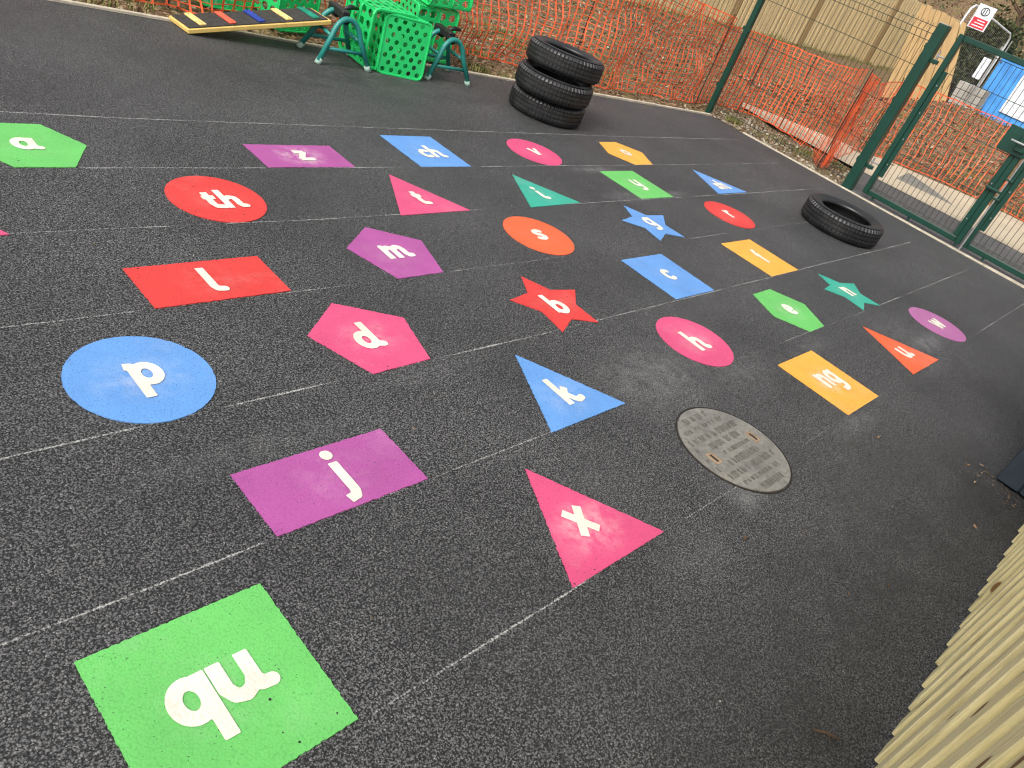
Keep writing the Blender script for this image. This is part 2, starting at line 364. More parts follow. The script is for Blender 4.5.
# ------------------------------------------------------------------ chalk setting-out lines
LN = [('faded', .78, 3.52, [(-.6, 7.7)]), ('thin', .66, 3.028, [(1.19, 2.0), (2.75, 3.2), (2.2, 5.3), (5.3, 7.63)]), ('l', .68, 2.55, [(.0, 1.35), (1.55, 2.45), (2.85, 3.0), (3.55, 4.9), (4.9, 7.6)]),
      ('l', .5, 2.045, [(0, .99), (1.52, 1.78), (2.33, 3.1), (4.3, 4.9), (5.3, 6.5)]), ('l', .68, 1.536, [(.1, .78), (1.02, 1.42), (1.84, 2.5), (2.75, 4.0), (4.1, 5.3), (5.3, 7.52)]),
      ('l', .55, 1.046, [(-.2, .86), (1.5, 1.98), (3.9, 4.3), (4.5, 5.05), (5.35, 6.05), (6.2, 7.57)]), ('l', .62, .537, [(.82, 1.24), (1.27, 1.56), (2.1, 2.47), (5.9, 7.9)])]
wob = [[(1, 3.535), (1.6, 3.518), (2.75, 3.525), (5.3, 3.547), (7.7, 3.6)], [(1.2, 3.03), (2.4, 3.022), (4.5, 3.038), (7.6, 3.067)], [(.8, 2.567), (2.0, 2.538), (7.6, 2.547)], [(.6, 2.06), (1.6, 2.04), (3, 2.033), (6, 2.05)],
       [(.4, 1.546), (2.49, 1.524), (5, 1.542), (7.5, 1.556)], [(.3, 1.045), (4, 1.05), (5, 1.045), (7.5, 1.06)], [(.8, .537), (2.4, .53), (7.5, .54)]]
names = ['just behind the shapes v and o', 'touching the lower edges of the shapes a, z and ch', 'running under the shapes th, t, i and y', 'running between the shapes s and b', 'passing circle p and star b', 'between rectangle j and square qu', 'from square qu past triangle x']
for (a_, al, yy, segs), wb, nm in zip(LN, wob, names):
    def wy(x):
        if x <= wb[0][0]: return wb[0][1]
        for (xa, ya), (xb, yb) in zip(wb, wb[1:]):
            if x <= xb: return ya + (yb - ya) * (x - xa) / (xb - xa)
        return wb[-1][1]
    V, F, UVs = [], [], []
    xa, xb = segs[0][0], max(q[1] for q in segs); FD = []; n = int((xb - xa) / .03)
    for k in range(n + 1):
        x = xa + (xb - xa) * k / n; y = wy(x) + .003 * noise.noise(Vector((x * 3, yy, 0))); hw = .0050 + .002 * noise.noise(Vector((x * 6, yy, 5)))
        on = 1.0 if any(a <= x <= b for a, b in segs) else .0
        V += [(x, y - hw, .002), (x, y + hw, .002)]; UVs += [(x, 0), (x, 1)]; FD += [on, on]
    for k in range(n): i = 2 * k; F.append((i, i + 2, i + 3, i + 1))
    o = mesh('chalk_line', V, F, M['chalk']); uv = o.data.uv_layers.new(name='UVMap')
    for lp in o.data.loops: uv.data[lp.index].uv = UVs[lp.vertex_index]
    at_ = o.data.attributes.new('wear', 'FLOAT', 'POINT'); at_.data.foreach_set('value', FD)
    o.color = (1, 1, 1, al); tag(o, 'thin faded white chalk line ' + nm.replace(', crossing', ' crossing'), 'chalk line', 'chalk setting-out lines on the playground')

# ------------------------------------------------------------------ painted shapes and letters
def arc(cx, cy, rx, ry, a0, a1, n=22):
    return [(cx + rx * math.cos(R(a0 + (a1 - a0) * k / n)), cy + ry * math.sin(R(a0 + (a1 - a0) * k / n))) for k in range(n + 1)]
def bowl(cx=42): return arc(cx, 50, 29, 37, 0, 360, 30)
G = {  # glyph: (advance, strokes)
 'a': (98, [bowl(), [(71, 99), (71, 34), (76, 18), (90, 15)]]),
 'b': (86, [[(16, 150), (16, 13)], bowl(45)]),
 'c': (76, [arc(44, 50, 30, 37, 52, 305)]),
 'd': (98, [bowl(), [(71, 150), (71, 34), (76, 18), (91, 15)]]),
 'e': (84, [[(16, 44), (68, 56)] + arc(43, 53, 28, 34, 5, 180, 14)[0:] + arc(43, 47, 29, 34, 180, 308, 12)]),
 'f': (72, [[(68, 134), (52, 138), (38, 122), (36, 100), (36, -6)], [(10, 88), (62, 88)]]),
 'g': (86, [bowl(), [(71, 99), (71, -14), (62, -32), (40, -39), (14, -36)]]),
 'h': (96, [[(16, 150), (16, 0)], [(16, 60), (28, 80), (46, 87), (62, 80), (67, 62), (67, 30), (74, 16), (87, 15)]]),
 'i': (52, [[(16, 99), (16, 34), (22, 18), (44, 14)]]),
 'j': (58, [[(42, 99), (42, -14), (34, -32), (8, -37)]]),
 'k': (92, [[(16, 150), (16, 0)], [(18, 42), (60, 88)], [(34, 58), (56, 22), (68, 12), (90, 18)]]),
 'l': (48, [[(16, 150), (16, 34), (22, 18), (44, 14)]]),
 'm': (146, [[(4, 92), (16, 92), (16, 0)], [(16, 60), (26, 80), (42, 87), (56, 80), (62, 62), (62, 0)], [(62, 60), (72, 80), (88, 87), (102, 80), (108, 62), (108, 30), (115, 16), (128, 16)]]),
 'n': (86, [[(4, 92), (16, 92), (16, 0)], [(16, 60), (28, 80), (46, 87), (62, 80), (67, 62), (67, 0)]]),
 'o': (84, [bowl()]),
 'p': (88, [[(-4, 93), (14, 90), (16, 80), (16, -50)], bowl(45)]),
 'q': (86, [bowl(), [(71, 99), (71, -50)]]),
 'r': (66, [[(4, 92), (16, 92), (16, 0)], [(16, 58), (28, 80), (46, 87), (62, 84)]]),
 's': (76, [[(66, 80), (48, 88), (28, 84), (20, 70), (28, 57), (50, 46), (60, 32), (54, 17), (36, 12), (12, 19)]]),
 't': (66, [[(26, 132), (26, 38), (34, 17), (60, 14)], [(2, 90), (56, 90)]]),
 'u': (100, [[(14, 99), (14, 38), (24, 18), (42, 12), (60, 22), (70, 42)], [(71, 99), (71, 34), (77, 17), (97, 15)]]),
 'v': (84, [[(9, 100), (42, 6)], [(75, 100), (42, 6)]]),
 'w': (126, [[(8, 100), (34, 6)], [(62, 96), (34, 6)], [(62, 96), (90, 6)], [(116, 100), (90, 6)]]),
 'x': (92, [[(12, 100), (80, 0)], [(80, 100), (12, 0)]]),
 'y': (86, [[(14, 99), (14, 42), (24, 22), (44, 16), (62, 26), (71, 44)], [(71, 99), (71, -14), (62, -32), (40, -39), (14, -36)]]),
 'z': (84, [[(10, 87), (70, 87)], [(68, 88), (18, 12)], [(14, 13), (78, 13)]]),
}
DOTS = {'i': (16, 130), 'j': (42, 130)}
def letter_mesh(txt, cx, cy, zz, w=30):
    segs, dots, x = [], [], 0
    for ch in txt:
        adv, strokes = G[ch]
        for s in strokes:
            closed = math.dist(s[0], s[-1]) < 1
            for k in range(len(s) - 1): segs.append((s[k][0] + x, s[k][1], s[k + 1][0] + x, s[k + 1][1]))
            for k in range(0 if closed else 1, len(s) - 1): dots.append((s[k][0] + x, s[k][1], w / 2))
            for e in ((s[0], s[1]), (s[-1], s[-2])):
                tail = (e[0][0] > 40 and 8 < e[0][1] < 25) or ch in 'sce'
                if tail and not closed: dots.append((e[0][0] + x, e[0][1], w / 2))
        if ch in DOTS: dots.append((DOTS[ch][0] + x, DOTS[ch][1], w * .62))
        x += adv + 4
    def sdf(px, py):
        b = 1e9
        for (ax, ay, bx, by) in segs:
            dx, dy = bx - ax, by - ay; L = math.hypot(dx, dy)
            if L < 1e-6: continue
            t = ((px - ax) * dx + (py - ay) * dy) / L; q = abs((px - ax) * dy - (py - ay) * dx) / L - w / 2
            b = min(b, max(q, max(-t, t - L)))
        for (ax, ay, r) in dots: b = min(b, math.hypot(px - ax, py - ay) - r)
        return b
    xs = [s[0] for s in segs] + [s[2] for s in segs]; ys = [s[1] for s in segs] + [s[3] for s in segs] + [d[1] for d in dots]
    x0, x1, y0, y1 = min(xs) - 16, max(xs) + 16, min(ys) - 16, max(ys) + 16; h = 3.0
    nx, ny = int((x1 - x0) / h) + 1, int((y1 - y0) / h) + 1
    g = [[sdf(x0 + i * h, y0 + j * h) for i in range(nx + 1)] for j in range(ny + 1)]
    ox, oy = (x0 + x1) / 2, (y0 + y1) / 2; V, F, idx = [], [], {}
    def vid(px, py):
        k = (round(px, 2), round(py, 2))
        if k not in idx:
            idx[k] = len(V); V.append((cx + (px - ox) / 1000, cy + (py - oy) / 1000, zz))
        return idx[k]
    for j in range(ny):
        for i in range(nx):
            c = [(x0 + i * h, y0 + j * h, g[j][i]), (x0 + i * h + h, y0 + j * h, g[j][i + 1]), (x0 + i * h + h, y0 + j * h + h, g[j + 1][i + 1]), (x0 + i * h, y0 + j * h + h, g[j + 1][i])]
            P = []
            for k in range(4):
                a, b = c[k], c[(k + 1) % 4]
                if a[2] < 0: P.append(vid(a[0], a[1]))
                if (a[2] < 0) != (b[2] < 0):
                    t = a[2] / (a[2] - b[2]); P.append(vid(a[0] + (b[0] - a[0]) * t, a[1] + (b[1] - a[1]) * t))
            Q = [p for n_, p in enumerate(P) if p != P[n_ - 1]]
            if len(Q) >= 3: F.append(tuple(Q))
    return V, F
def rough_edge(pts, amp=.0034, step=.007):
    out = []
    for k in range(len(pts)):
        a, b = Vector(pts[k]), Vector(pts[(k + 1) % len(pts)]); L = (b - a).length; n = max(1, int(L / step)); d = (b - a) / L; p = Vector((d.y, -d.x))
        for i in range(n):
            q = a + d * (L * i / n); e = amp * noise.noise(Vector((q.x * 90, q.y * 90, 1))) * (1 if i else .2); out.append(q + p * e)
    return out
GREEN, PURPLE, BLUE, PINK, AMBER, RED, TEAL, ORANGE = srgb(104, 190, 98), srgb(168, 82, 148), srgb(98, 150, 212), srgb(212, 80, 122), srgb(236, 170, 70), srgb(212, 62, 58), srgb(54, 166, 142), srgb(232, 100, 58)
def painted(kind, txt, col, pts, ctr=None, dust=.3, label='', off=(5, 2), noletter=False):
    pts = [(x / 1000, y / 1000) for x, y in pts]
    if ctr is None: ctr = (sum(p[0] for p in pts) / len(pts) * 1000, sum(p[1] for p in pts) / len(pts) * 1000)
    c = (ctr[0] / 1000, ctr[1] / 1000); rp = rough_edge(pts) if len(pts) < 30 else [Vector(p) for p in rough_edge(pts, .0026, .007)]
    n = len(rp); V = [(q.x - c[0], q.y - c[1], .0032) for q in rp] + [(q.x - c[0], q.y - c[1], -.002) for q in rp]
    F = [tuple(range(n))] + [(i, i + n, (i + 1) % n + n, (i + 1) % n) for i in range(n)]
    area = sum(rp[i].x * rp[(i + 1) % n].y - rp[(i + 1) % n].x * rp[i].y for i in range(n))
    if area < 0: F = [f[::-1] for f in F]
    o = mesh('painted_' + kind, V, F, M['ground_paint']); o.location = (c[0], c[1], 0); o.color = col[:3] + (dust,)
    tag(o, label, 'painted shape', 'painted phonics shapes on the playground')
    if txt:
        LV, LF = letter_mesh(txt, off[0] / 1000, off[1] / 1000, .0056)
        l = mesh('letter', LV, LF, M['letter_paint'], o)
        k_ = 1.08 if txt == 'qu' else 1.03; l.scale = (k_, k_, 1)
    return o
def circ(cx, cy, r=200): return [(cx + r * math.cos(2 * math.pi * k / 72), cy + r * math.sin(2 * math.pi * k / 72)) for k in range(72)]
def rect(cx, cy, a, b): return [(cx - a, cy - b), (cx + a, cy - b), (cx + a, cy + b), (cx - a, cy + b)]
def star(tips):
    cx, cy = sum(t[0] for t in tips) / 5, sum(t[1] for t in tips) / 5; out = []
    for k in range(5):
        a, b = tips[k], tips[(k + 1) % 5]; mx, my = (a[0] + b[0]) / 2 - cx, (a[1] + b[1]) / 2 - cy; L = math.hypot(mx, my); s = 125 / L
        out += [a, (cx + mx * s, cy + my * s)]
    return out
painted('hexagon', 'a', GREEN, [(1182, 3421), (1291, 3230), (1177, 3036), (966, 3038), (855, 3230), (964, 3424)], None, .1, 'green hexagon with white letter a, leftmost shape of the back row', (-4, 10))
painted('rectangle', 'z', PURPLE, rect(2263, 3149, 247, 120), None, .8, 'purple rectangle with dusty white letter z', (10, 0))
painted('square', 'ch', BLUE, rect(3155, 3226, 193, 198), None, .15, 'blue square with white letters ch in the back row', (20, -10))
painted('circle', 'v', PINK, circ(4137, 3236), (4137, 3236), .1, 'pink circle with white letter v, nearest the stacked tyres')
painted('hexagon', 'o', AMBER, [(5103, 3428), (5329, 3438), (5473, 3258), (5344, 3050), (5109, 3046), (4992, 3238)], None, .1, 'amber hexagon with white letter o, last of the back row')
painted('circle', 'th', RED, circ(1616, 2751), (1616, 2751), .1, 'red circle with white letters th', (15, -9))
painted('triangle', 't', PINK, [(2669, 2941), (2901, 2537), (2432, 2529)], None, .1, 'pink triangle with white letter t', (0, 20))
painted('triangle', 'i', TEAL, [(3604, 2919), (3851, 2548), (3377, 2529)], None, .1, 'teal triangle with white letter i', (5, 15))
painted('square', 'y', GREEN, rect(4733, 2750, 200, 198), None, .25, 'green square with white letter y', (5, -10))
painted('triangle', 'sh', BLUE, [(5818, 2955), (6082, 2557), (5609, 2559)], None, .5, 'small blue triangle with smudged white letters sh, nearest the first fence post', (0, 5))
painted('rectangle', 'l', RED, rect(1295, 2175, 249, 123), None, .1, 'red rectangle with white letter l', (7, 7))
painted('pentagon', 'm', PURPLE, [(2161, 2447), (1959, 2297), (2039, 2036), (2291, 2038), (2373, 2299)], None, .1, 'purple pentagon with white letter m', (6, 0))
painted('circle', 's', ORANGE, circ(3148, 2245), (3148, 2245), .1, 'orange circle with white letter s')
painted('star', 'g', BLUE, star([(4232, 2480), (4485, 2328), (4363, 2062), (4079, 2059), (4000, 2316)]), None, .1, 'blue five pointed star with white letter g', (5, 0))
painted('circle', 'r', RED, circ(5288, 2261), (5288, 2261), .1, 'red circle with white letter r')
painted('circle', 'p', BLUE, circ(865, 1736), (865, 1736), .35, 'blue circle with white letter p, large at the left', (8, -19))
painted('pentagon', 'd', PINK, [(1649, 1941), (1446, 1785), (1543, 1529), (1803, 1535), (1872, 1786)], None, .3, 'pink pentagon with white letter d', (-15, 18))
painted('star', 'b', RED, star([(2688, 1926), (2905, 1761), (2795, 1512), (2534, 1507), (2464, 1775)]), None, .1, 'red five pointed star with white letter b', (4, 0))
painted('square', 'c', BLUE, rect(3706, 1736, 199, 196), None, .1, 'blue square with white letter c', (0, 4))
painted('square', 'f', AMBER, rect(4842, 1742, 198, 200), None, .1, 'amber square with white letter f', (0, 0))
painted('rectangle', 'j', PURPLE, rect(1147, 1168, 249, 119), None, .15, 'purple rectangle with white letter j', (6, -4))
painted('triangle', 'k', BLUE, [(2174, 1447), (2412, 1047), (1962, 1043)], None, .25, 'blue triangle with white letter k', (24, 24))
painted('circle', 'h', PINK, circ(3235, 1238), (3235, 1238), .25, 'pink circle with white letter h')
painted('hexagon', 'e', GREEN, [(4194, 1434), (4421, 1439), (4533, 1247), (4401, 1049), (4205, 1048), (4091, 1232)], None, .35, 'green hexagon with white letter e')
painted('star', 'n', TEAL, star([(5206, 1464), (5448, 1289), (5330, 1041), (5061, 1055), (4996, 1318)]), None, .2, 'teal five pointed star with white letter n', (0, 0))
painted('square', 'qu', GREEN, rect(589, 744, 201, 200), None, .15, 'large green square with white letters qu, nearest the camera', (6, -17))
painted('triangle', 'x', PINK, [(1728, 950), (1970, 534), (1508, 536)], None, .6, 'pink triangle with white letter x', (-7, 26))
painted('square', 'ng', AMBER, rect(3774, 734, 204, 200), None, .6, 'amber square with white letters ng', (8, -10))
painted('triangle', 'u', ORANGE, [(4776, 944), (5015, 526), (4548, 532)], None, .2, 'orange triangle with white letter u', (5, 10))
painted('circle', 'w', srgb(172, 102, 152), circ(5660, 736), (5660, 736), .15, 'dull mauve circle with white letter w, nearest the gate')
painted('triangle', '', PINK, [(795, 2560), (330, 2560), (562, 2962)], None, .1, 'pink painted shape cut off by the left edge, only its tip in view')
# ------------------------------------------------------------------ manhole cover
MX, MY, MR = 2.664, .667, .243
mh = empty('manhole_cover', (MX, MY, 0), 0, 'round grey cast iron manhole cover with raised pattern and two rusty lifting slots', 'manhole cover')
def disc(r, z, n=96): return [(r * math.cos(2 * math.pi * k / n), r * math.sin(2 * math.pi * k / n), z) for k in range(n)]
def ringmesh(rs, n=96):
    V, F = [], []
    for r, z in rs: V += disc(r, z, n)
    for k in range(len(rs) - 1):
        for i in range(n): j = (i + 1) % n; F.append((k * n + i, (k + 1) * n + i, (k + 1) * n + j, k * n + j))
    return V, F
V, F = ringmesh([(MR + .004, -.01), (MR + .002, .004), (MR - .003, .004), (MR - .004, -.004)]); mesh('frame_ring', V, F, M['gap_dark'], mh)
V, F = ringmesh([(MR - .006, -.004), (MR - .007, .0052), (MR - .012, .006)]); n = 96; F.append(tuple(range(2 * n, 3 * n))); mesh('lid', V, F, M['cast_iron'], mh)
lb = MB()
rows = 9
for r_ in range(rows):
    yy = -.19 + r_ * .0475; half = math.sqrt(max(0, (MR - .03) ** 2 - yy * yy)); x = -half
    tall = .032 if r_ % 3 != 1 else .02
    while x < half - .03:
        wd = random.choice([.006, .006, .010, .016]); g_ = random.choice([.006, .008, .010])
        slot = any(abs(x - sx) < .045 and abs(yy - sy) < .05 for sx, sy in ((-.16, .0), (.16, .0)))
        if not slot:
            t_ = tall * random.uniform(.75, 1); lb.box((x, yy - t_ / 2, .0055), (x + wd, yy + t_ / 2, .0086))
            if random.random() < .5 and wd < .01: lb.box((x + wd + .0002, yy + t_ / 2 - .007, .0055), (x + wd + .012, yy + t_ / 2, .0082))
        x += wd + g_ + random.choice([0, 0, .004, .018])
lb.build('raised_pattern', M['iron_letter'], mh)
for sx in (-.16, .16):
    s = MB().box((sx - .022, -.03, .004), (sx + .022, .03, .0074)).build('lifting_slot', M['rust'], mh)
    MB().box((sx - .006, -.02, .0055), (sx + .006, .02, .0079)).build('slot_hole', M['gap_dark'], s)

# ------------------------------------------------------------------ tyres
def tyre_mesh():
    Rr, hw, rim = .312, .088, .200
    prof = [(rim, -.062, 0), (rim + .006, -.072, 0), (rim + .02, -.078, 0), (rim + .05, -.087, 0), (rim + .062, -.0885, 0), (rim + .064, -.0905, 0), (rim + .07, -.0905, 0), (rim + .072, -.0885, 0), (rim + .09, -.084, 0), (Rr - .028, -.080, 0), (Rr - .016, -.076, 1), (Rr - .008, -.068, 1), (Rr - .003, -.057, 1)]
    grooves = (-.048, -.017, .017, .048)
    for gx in grooves: prof += [(Rr - .001, gx - .0046, .35 if abs(gx) < .03 else .7), (Rr - .008, gx - .0036, 0), (Rr - .008, gx + .0036, 0), (Rr - .001, gx + .0046, .35 if abs(gx) < .03 else .7)]
    prof += [(r, -z, s) for r, z, s in reversed(prof[:13])]
    prof += [(rim + .002, .05, 0), (rim + .07, .066, 0), (Rr - .014, .05, 0), (Rr - .013, 0, 0), (Rr - .014, -.05, 0), (rim + .07, -.066, 0), (rim + .002, -.05, 0)]
    n = 300; V, F = [], []; m = len(prof)
    for i in range(n):
        a = 2 * math.pi * i / n; sip = (i % 5 == 0)
        for (r, z, s) in prof:
            rr = r - (.0075 * s if sip else 0) ; V.append((rr * math.cos(a), rr * math.sin(a), z + .088))
    for i in range(n):
        for k in range(m): j = (k + 1) % m; a, b = i * m, ((i + 1) % n) * m; F.append((a + k, b + k, b + j, a + j))
    return V, F
V, F = tyre_mesh(); ty = mesh('tyre', V, F, M['tyre_rubber']); smooth_by_angle(ty, 30)
tyres = [((6.523, 1.90, 0), (0, 0, .3), 'single black car tyre lying flat on the playground near the gate', 1.045),
         ((4.965, 3.93, 0), (0, 0, 1.1), 'bottom black tyre of the stack of three', .975),
         ((4.925, 3.90, .1665), (R(0), R(1), 0), 'middle black tyre of the stack of three', .985),
         ((5.015, 3.95, .339), (R(-1), R(3), 0), 'top black tyre of the stack of three, pushed askew', .985)]
for k, (l, r, lab, s) in enumerate(tyres):
    t_ = ty if k == 0 else ty.copy()
    if k: S.collection.objects.link(t_)
    t_.location = l; t_.rotation_euler = r; t_.scale = (s, s, .97 if k == 0 else .93); tag(t_, lab, 'tyre', 'old car tyres on the playground')

# ------------------------------------------------------------------ green mesh fence, posts, gates
FX = 8.215; FH = 1.56
def fence_post(x, y, wd, h, label, name='fence_post'):
    p = empty(name, (x, y, 0), 0, label, 'fence post', 'dark green steel posts')
    MB().box((-wd / 2, -wd / 2, -.1), (wd / 2, wd / 2, h), bev=.006).build('post_tube', M['gate_green'], p)
    MB().box((-wd / 2 + .003, -wd / 2 + .003, h + .0015), (wd / 2 - .003, wd / 2 - .003, h + .008), bev=.003).build('post_cap', M['galvanised'], p)
    return p
fence_post(8.225, 4.32, .06, 1.66, 'slim dark green fence post between the two mesh panels', 'fence_post')
gp = fence_post(FX, 2.525, .10, 1.60, 'thick dark green gate post that carries the gate hinges', 'gate_post')
fence_post(FX, -.62, .10, 1.60, 'thick dark green gate post beyond the right edge', 'gate_post')
for hz_ in (.30, 1.33):
    hg = MB().box((-.02, -.12, hz_ - .04), (.02, -.048, hz_ - .005), bev=.004).build('hinge_bracket', M['gate_green'], gp)
    MB().tube([(0, -.085, hz_ - .05), (0, -.085, hz_ + .07)], .009, 8).build('hinge_pin', M['galvanised'], hg)
def mesh_panel(y0, y1, z0, z1, x, vs=.05, hs=.38, r=.0026, fold=True):
    m = MB(); n = int((y1 - y0) / vs); hh = []; z = z0 + .03
    while z < z1 - .12: hh.append(z); z += hs
    folds = [z1 - .12, z1 - .06, z1 - .0] if fold else [z1 - .02]
    def fx(z):
        if not fold: return x
        if abs(z - (z1 - .06)) < .005: return x - .035
        return x
    lv = sorted(hh + folds); vr = []
    for k in range(n + 1):
        y = y0 + (y1 - y0) * k / n
        pts = [(fx(z), y, z) for z in lv]; pts = [(x, y, z0)] + pts + ([(x, y, z1 + .025)] if fold else [])
        m.tube(pts, r, 5)
    for z in lv:
        m.tube([(fx(z) - .004, y0, z), (fx(z) - .004, y1, z)], r * 1.15, 5)
    return m
for (a, b, lab) in ((2.58, 4.285, 'dark green welded mesh fence panel between the gate post and the slim post'), (4.355, 5.9, 'dark green welded mesh fence panel left of the slim post')):
    p = empty('mesh_fence_panel', (FX, a, 0), 0, lab, 'fence panel', 'welded mesh fence panels')
    m = mesh_panel(0, b - a, .05, FH, 0); m.build('wire_mesh', M['wire_green'], p)
    c = MB()
    for yy in (.0, b - a):
        for zz in (.3, .9, 1.4): c.box((-.02, yy - .012, zz - .02), (-.008, yy + .012, zz + .02))
    c.build('clip', M['gate_green'], p)
def gate(y0, y1, lab, hinge_left=True, rot=0):
    g = empty('mesh_gate', (FX, y0, 0), rot, lab, 'gate', 'green mesh double gate leaves'); W_ = abs(y1 - y0); s = -1
    zb, zt = .045, 1.585; T = .05
    def bar(n_, a, b): return MB().box(a, b, bev=.005).build(n_, M['gate_green'], g)
    def yb(a, b): return (min(s * a, s * b), max(s * a, s * b))
    lo, hi = yb(0, T); bar('stile', (-.025, lo, zb), (.025, hi, zt))
    lo, hi = yb(W_ - T, W_); bar('stile', (-.025, lo, zb), (.025, hi, zt))
    lo, hi = yb(T + .002, W_ - T - .002); bar('bottom_rail', (-.024, lo, zb + .001), (.024, hi, zb + T)); bar('top_rail', (-.024, lo, zt - T), (.024, hi, zt - .001))
    # flat strips that clamp the mesh
    for (a, b, za, zc) in ((T + .002, T + .042, .24, 1.27), (W_ - T - .05, W_ - T - .002, .10, 1.50)):
        lo, hi = yb(a, b); st_ = MB().box((-.016, lo, za), (.012, hi, zc), bev=.003).build('clamp_strip', M['gate_green'], g)
        bm = MB()
        for k in range(4):
            zz = za + (zc - za) * (k + .5) / 4; bm.tube([(-.016, (lo + hi) / 2, zz), (-.023, (lo + hi) / 2, zz)], .006, 8)
        bm.build('bolt', M['galvanised'], st_)
    m = mesh_panel(T + .01, W_ - T - .01, zb + T, zt - T, 0, fold=False); m.V = [(x, s * y, z) for x, y, z in m.V]; m.build('wire_mesh', M['wire_green'], g)
    return g, W_
g1, W1 = gate(2.37, 1.335, 'left leaf of the dark green mesh double gate')
g2, W2 = gate(1.315, -.54, 'right leaf of the dark green mesh double gate, running out of frame')
for z_ in (.30, 1.33):   # hinge eyes
    MB().tube([(0, .085, z_ + .03), (0, -.03, z_ + .03)], .008, 8).build('hinge_eye', M['galvanised'], g1)
# lock box and plate on the meeting stile of leaf one, drop bolt on leaf two
lk = MB(); y_ = -(W1 - .05)
lk.box((-.045, -W1 - .02, .90), (-.028, y_ + .17, 1.12), bev=.004).build('lock_plate', M['gate_green'], g1)
lo_ = MB().box((-.075, -W1 + .0, .94), (-.046, -W1 + .09, 1.08), bev=.006).build('lock_box', M['gate_green'], g1)
MB().tube([(-.075, -W1 + .03, 1.01), (-.105, -W1 + .03, 1.01), (-.110, -W1 + .14, 1.01)], .009, 8).build('handle', M['galvanised'], lo_)
MB().tube([(-.04, -.012, -.0), (-.04, -.012, 1.05)], .008, 8).build('drop_bolt', M['galvanised'], g2)
for zz in (.52, .70):
    MB().box((-.052, -.05, zz), (-.026, .02, zz + .018), bev=.003).build('bolt_guide', M['gate_green'], g2)
MB().box((-.052, -.02, zz - .12), (-.026, .12, zz - .10), bev=.003).build('latch_arm', M['gate_green'], g2)
for (g_, W_) in ((g1, W1), (g2, W2)):
    for f_ in (.12, .5, .97):
        MB().box((-.015, -W_ * f_ - .01, .018), (.01, -W_ * f_ + .01, .046)).build('bottom_stop', M['gate_green'], g_)

# ------------------------------------------------------------------ orange barrier nets
def net(path, tops, label, cell=(.075, .05), sag=.03, seed=1, lean=0, vw=.0115, hw_=.0062):
    rnd = random.Random(seed); pts = [Vector(p) for p in path]; L = [0]
    for a, b in zip(pts, pts[1:]): L.append(L[-1] + (b - a).length)
    nu = int(L[-1] / cell[0])
    def at(s):
        for k in range(len(pts) - 1):
            if s <= L[k + 1] or k == len(pts) - 2:
                t = (s - L[k]) / (L[k + 1] - L[k]); return pts[k].lerp(pts[k + 1], t), tops[k] + (tops[k + 1] - tops[k]) * t
    nv = int(max(tops) / cell[1]); grid = []
    for i in range(nu + 1):
        s = L[-1] * i / nu; p, h = at(s); d = at(min(L[-1], s + .02))[0] - at(max(0, s - .02))[0]; d.normalize(); nrm = Vector((-d.y, d.x))
        colm = []
        for j in range(nv + 1):
            f = j / nv; bul = sag * (1.6 * noise.noise(Vector((s * 1.3, f * 2, seed))) + .8 * noise.noise(Vector((s * 5, f * 5, seed + 7))))
            sh = .05 * noise.noise(Vector((s * 2.1, f * 2.6, seed + 3))); sc_ = 1 - .35 * (1 - f) * max(0, noise.noise(Vector((s * .8, 0, seed + 9))))
            z = .015 + f * h * 1.0 - .05 * math.sin(math.pi * f) * noise.noise(Vector((s * 1.7, 1, seed)))
            q = p + nrm * (bul + lean * f) + d * (sh + .05 * (1 - f) * noise.noise(Vector((s * 3, 9, seed))))
            zoff = .012 * noise.noise(Vector((s * 7, f * 9, seed + 5)))
            colm.append(Vector((q.x, q.y, max(.006, z + zoff)))); 
        grid.append((colm, nrm, d))
    V, F = [], []
    def strip(P, wid, thick_dir):
        b0 = len(V)
        for k, p in enumerate(P): V.extend([tuple(p - wid / 2), tuple(p + wid / 2), tuple(p + wid / 2 + thick_dir), tuple(p - wid / 2 + thick_dir)])
        for k in range(len(P) - 1):
            a = b0 + 4 * k
            for q in range(4): F.append((a + q, a + (q + 1) % 4, a + 4 + (q + 1) % 4, a + 4 + q))
    for i in range(nu + 1):
        colm, nrm, d = grid[i]; wv = vw
        strip(colm, Vector((d.x, d.y, 0)) * wv, Vector((nrm.x, nrm.y, 0)) * .0025)
    for j in range(nv + 1):
        wz = hw_ if 0 < j < nv else .012
        P = [grid[i][0][j] + Vector((grid[i][1].x, grid[i][1].y, 0)) * .0035 for i in range(nu + 1)]
        strip(P, Vector((0, 0, wz)), Vector((.0018, .0018, 0)))
    t = empty('barrier_net', (0, 0, 0), 0, label, 'barrier netting', 'orange plastic barrier netting'); mesh('netting', V, F, M['orange_net'], t)
    return t
def pins(t, L_):
    for (x, y, h, lx, ly) in L_: MB().tube([(x, y, -.05), (x + lx, y + ly, h)], .006, 6).build('steel_pin', M['pin_steel'], t)
n1 = net([(-4.5, 5.75), (.5, 5.38), (2.5, 5.3), (3.6, 5.25), (5.3, 5.14), (5.75, 5.03), (6.6, 4.72), (7.4, 4.62), (8.26, 4.5)], [.5, .5, .72, .9, .98, 1.0, 1.0, .98, .93], 'long orange barrier net behind the crates and stacked tyres, along the kerb', sag=.09, seed=2, vw=.0135, hw_=.006)
pins(n1, [(8.24, 4.52, .98, 0, .02), (6.35, 4.9, 1.08, .02, .03), (4.3, 5.24, 1.05, .05, 0), (2.6, 5.32, .8, 0, 0)])
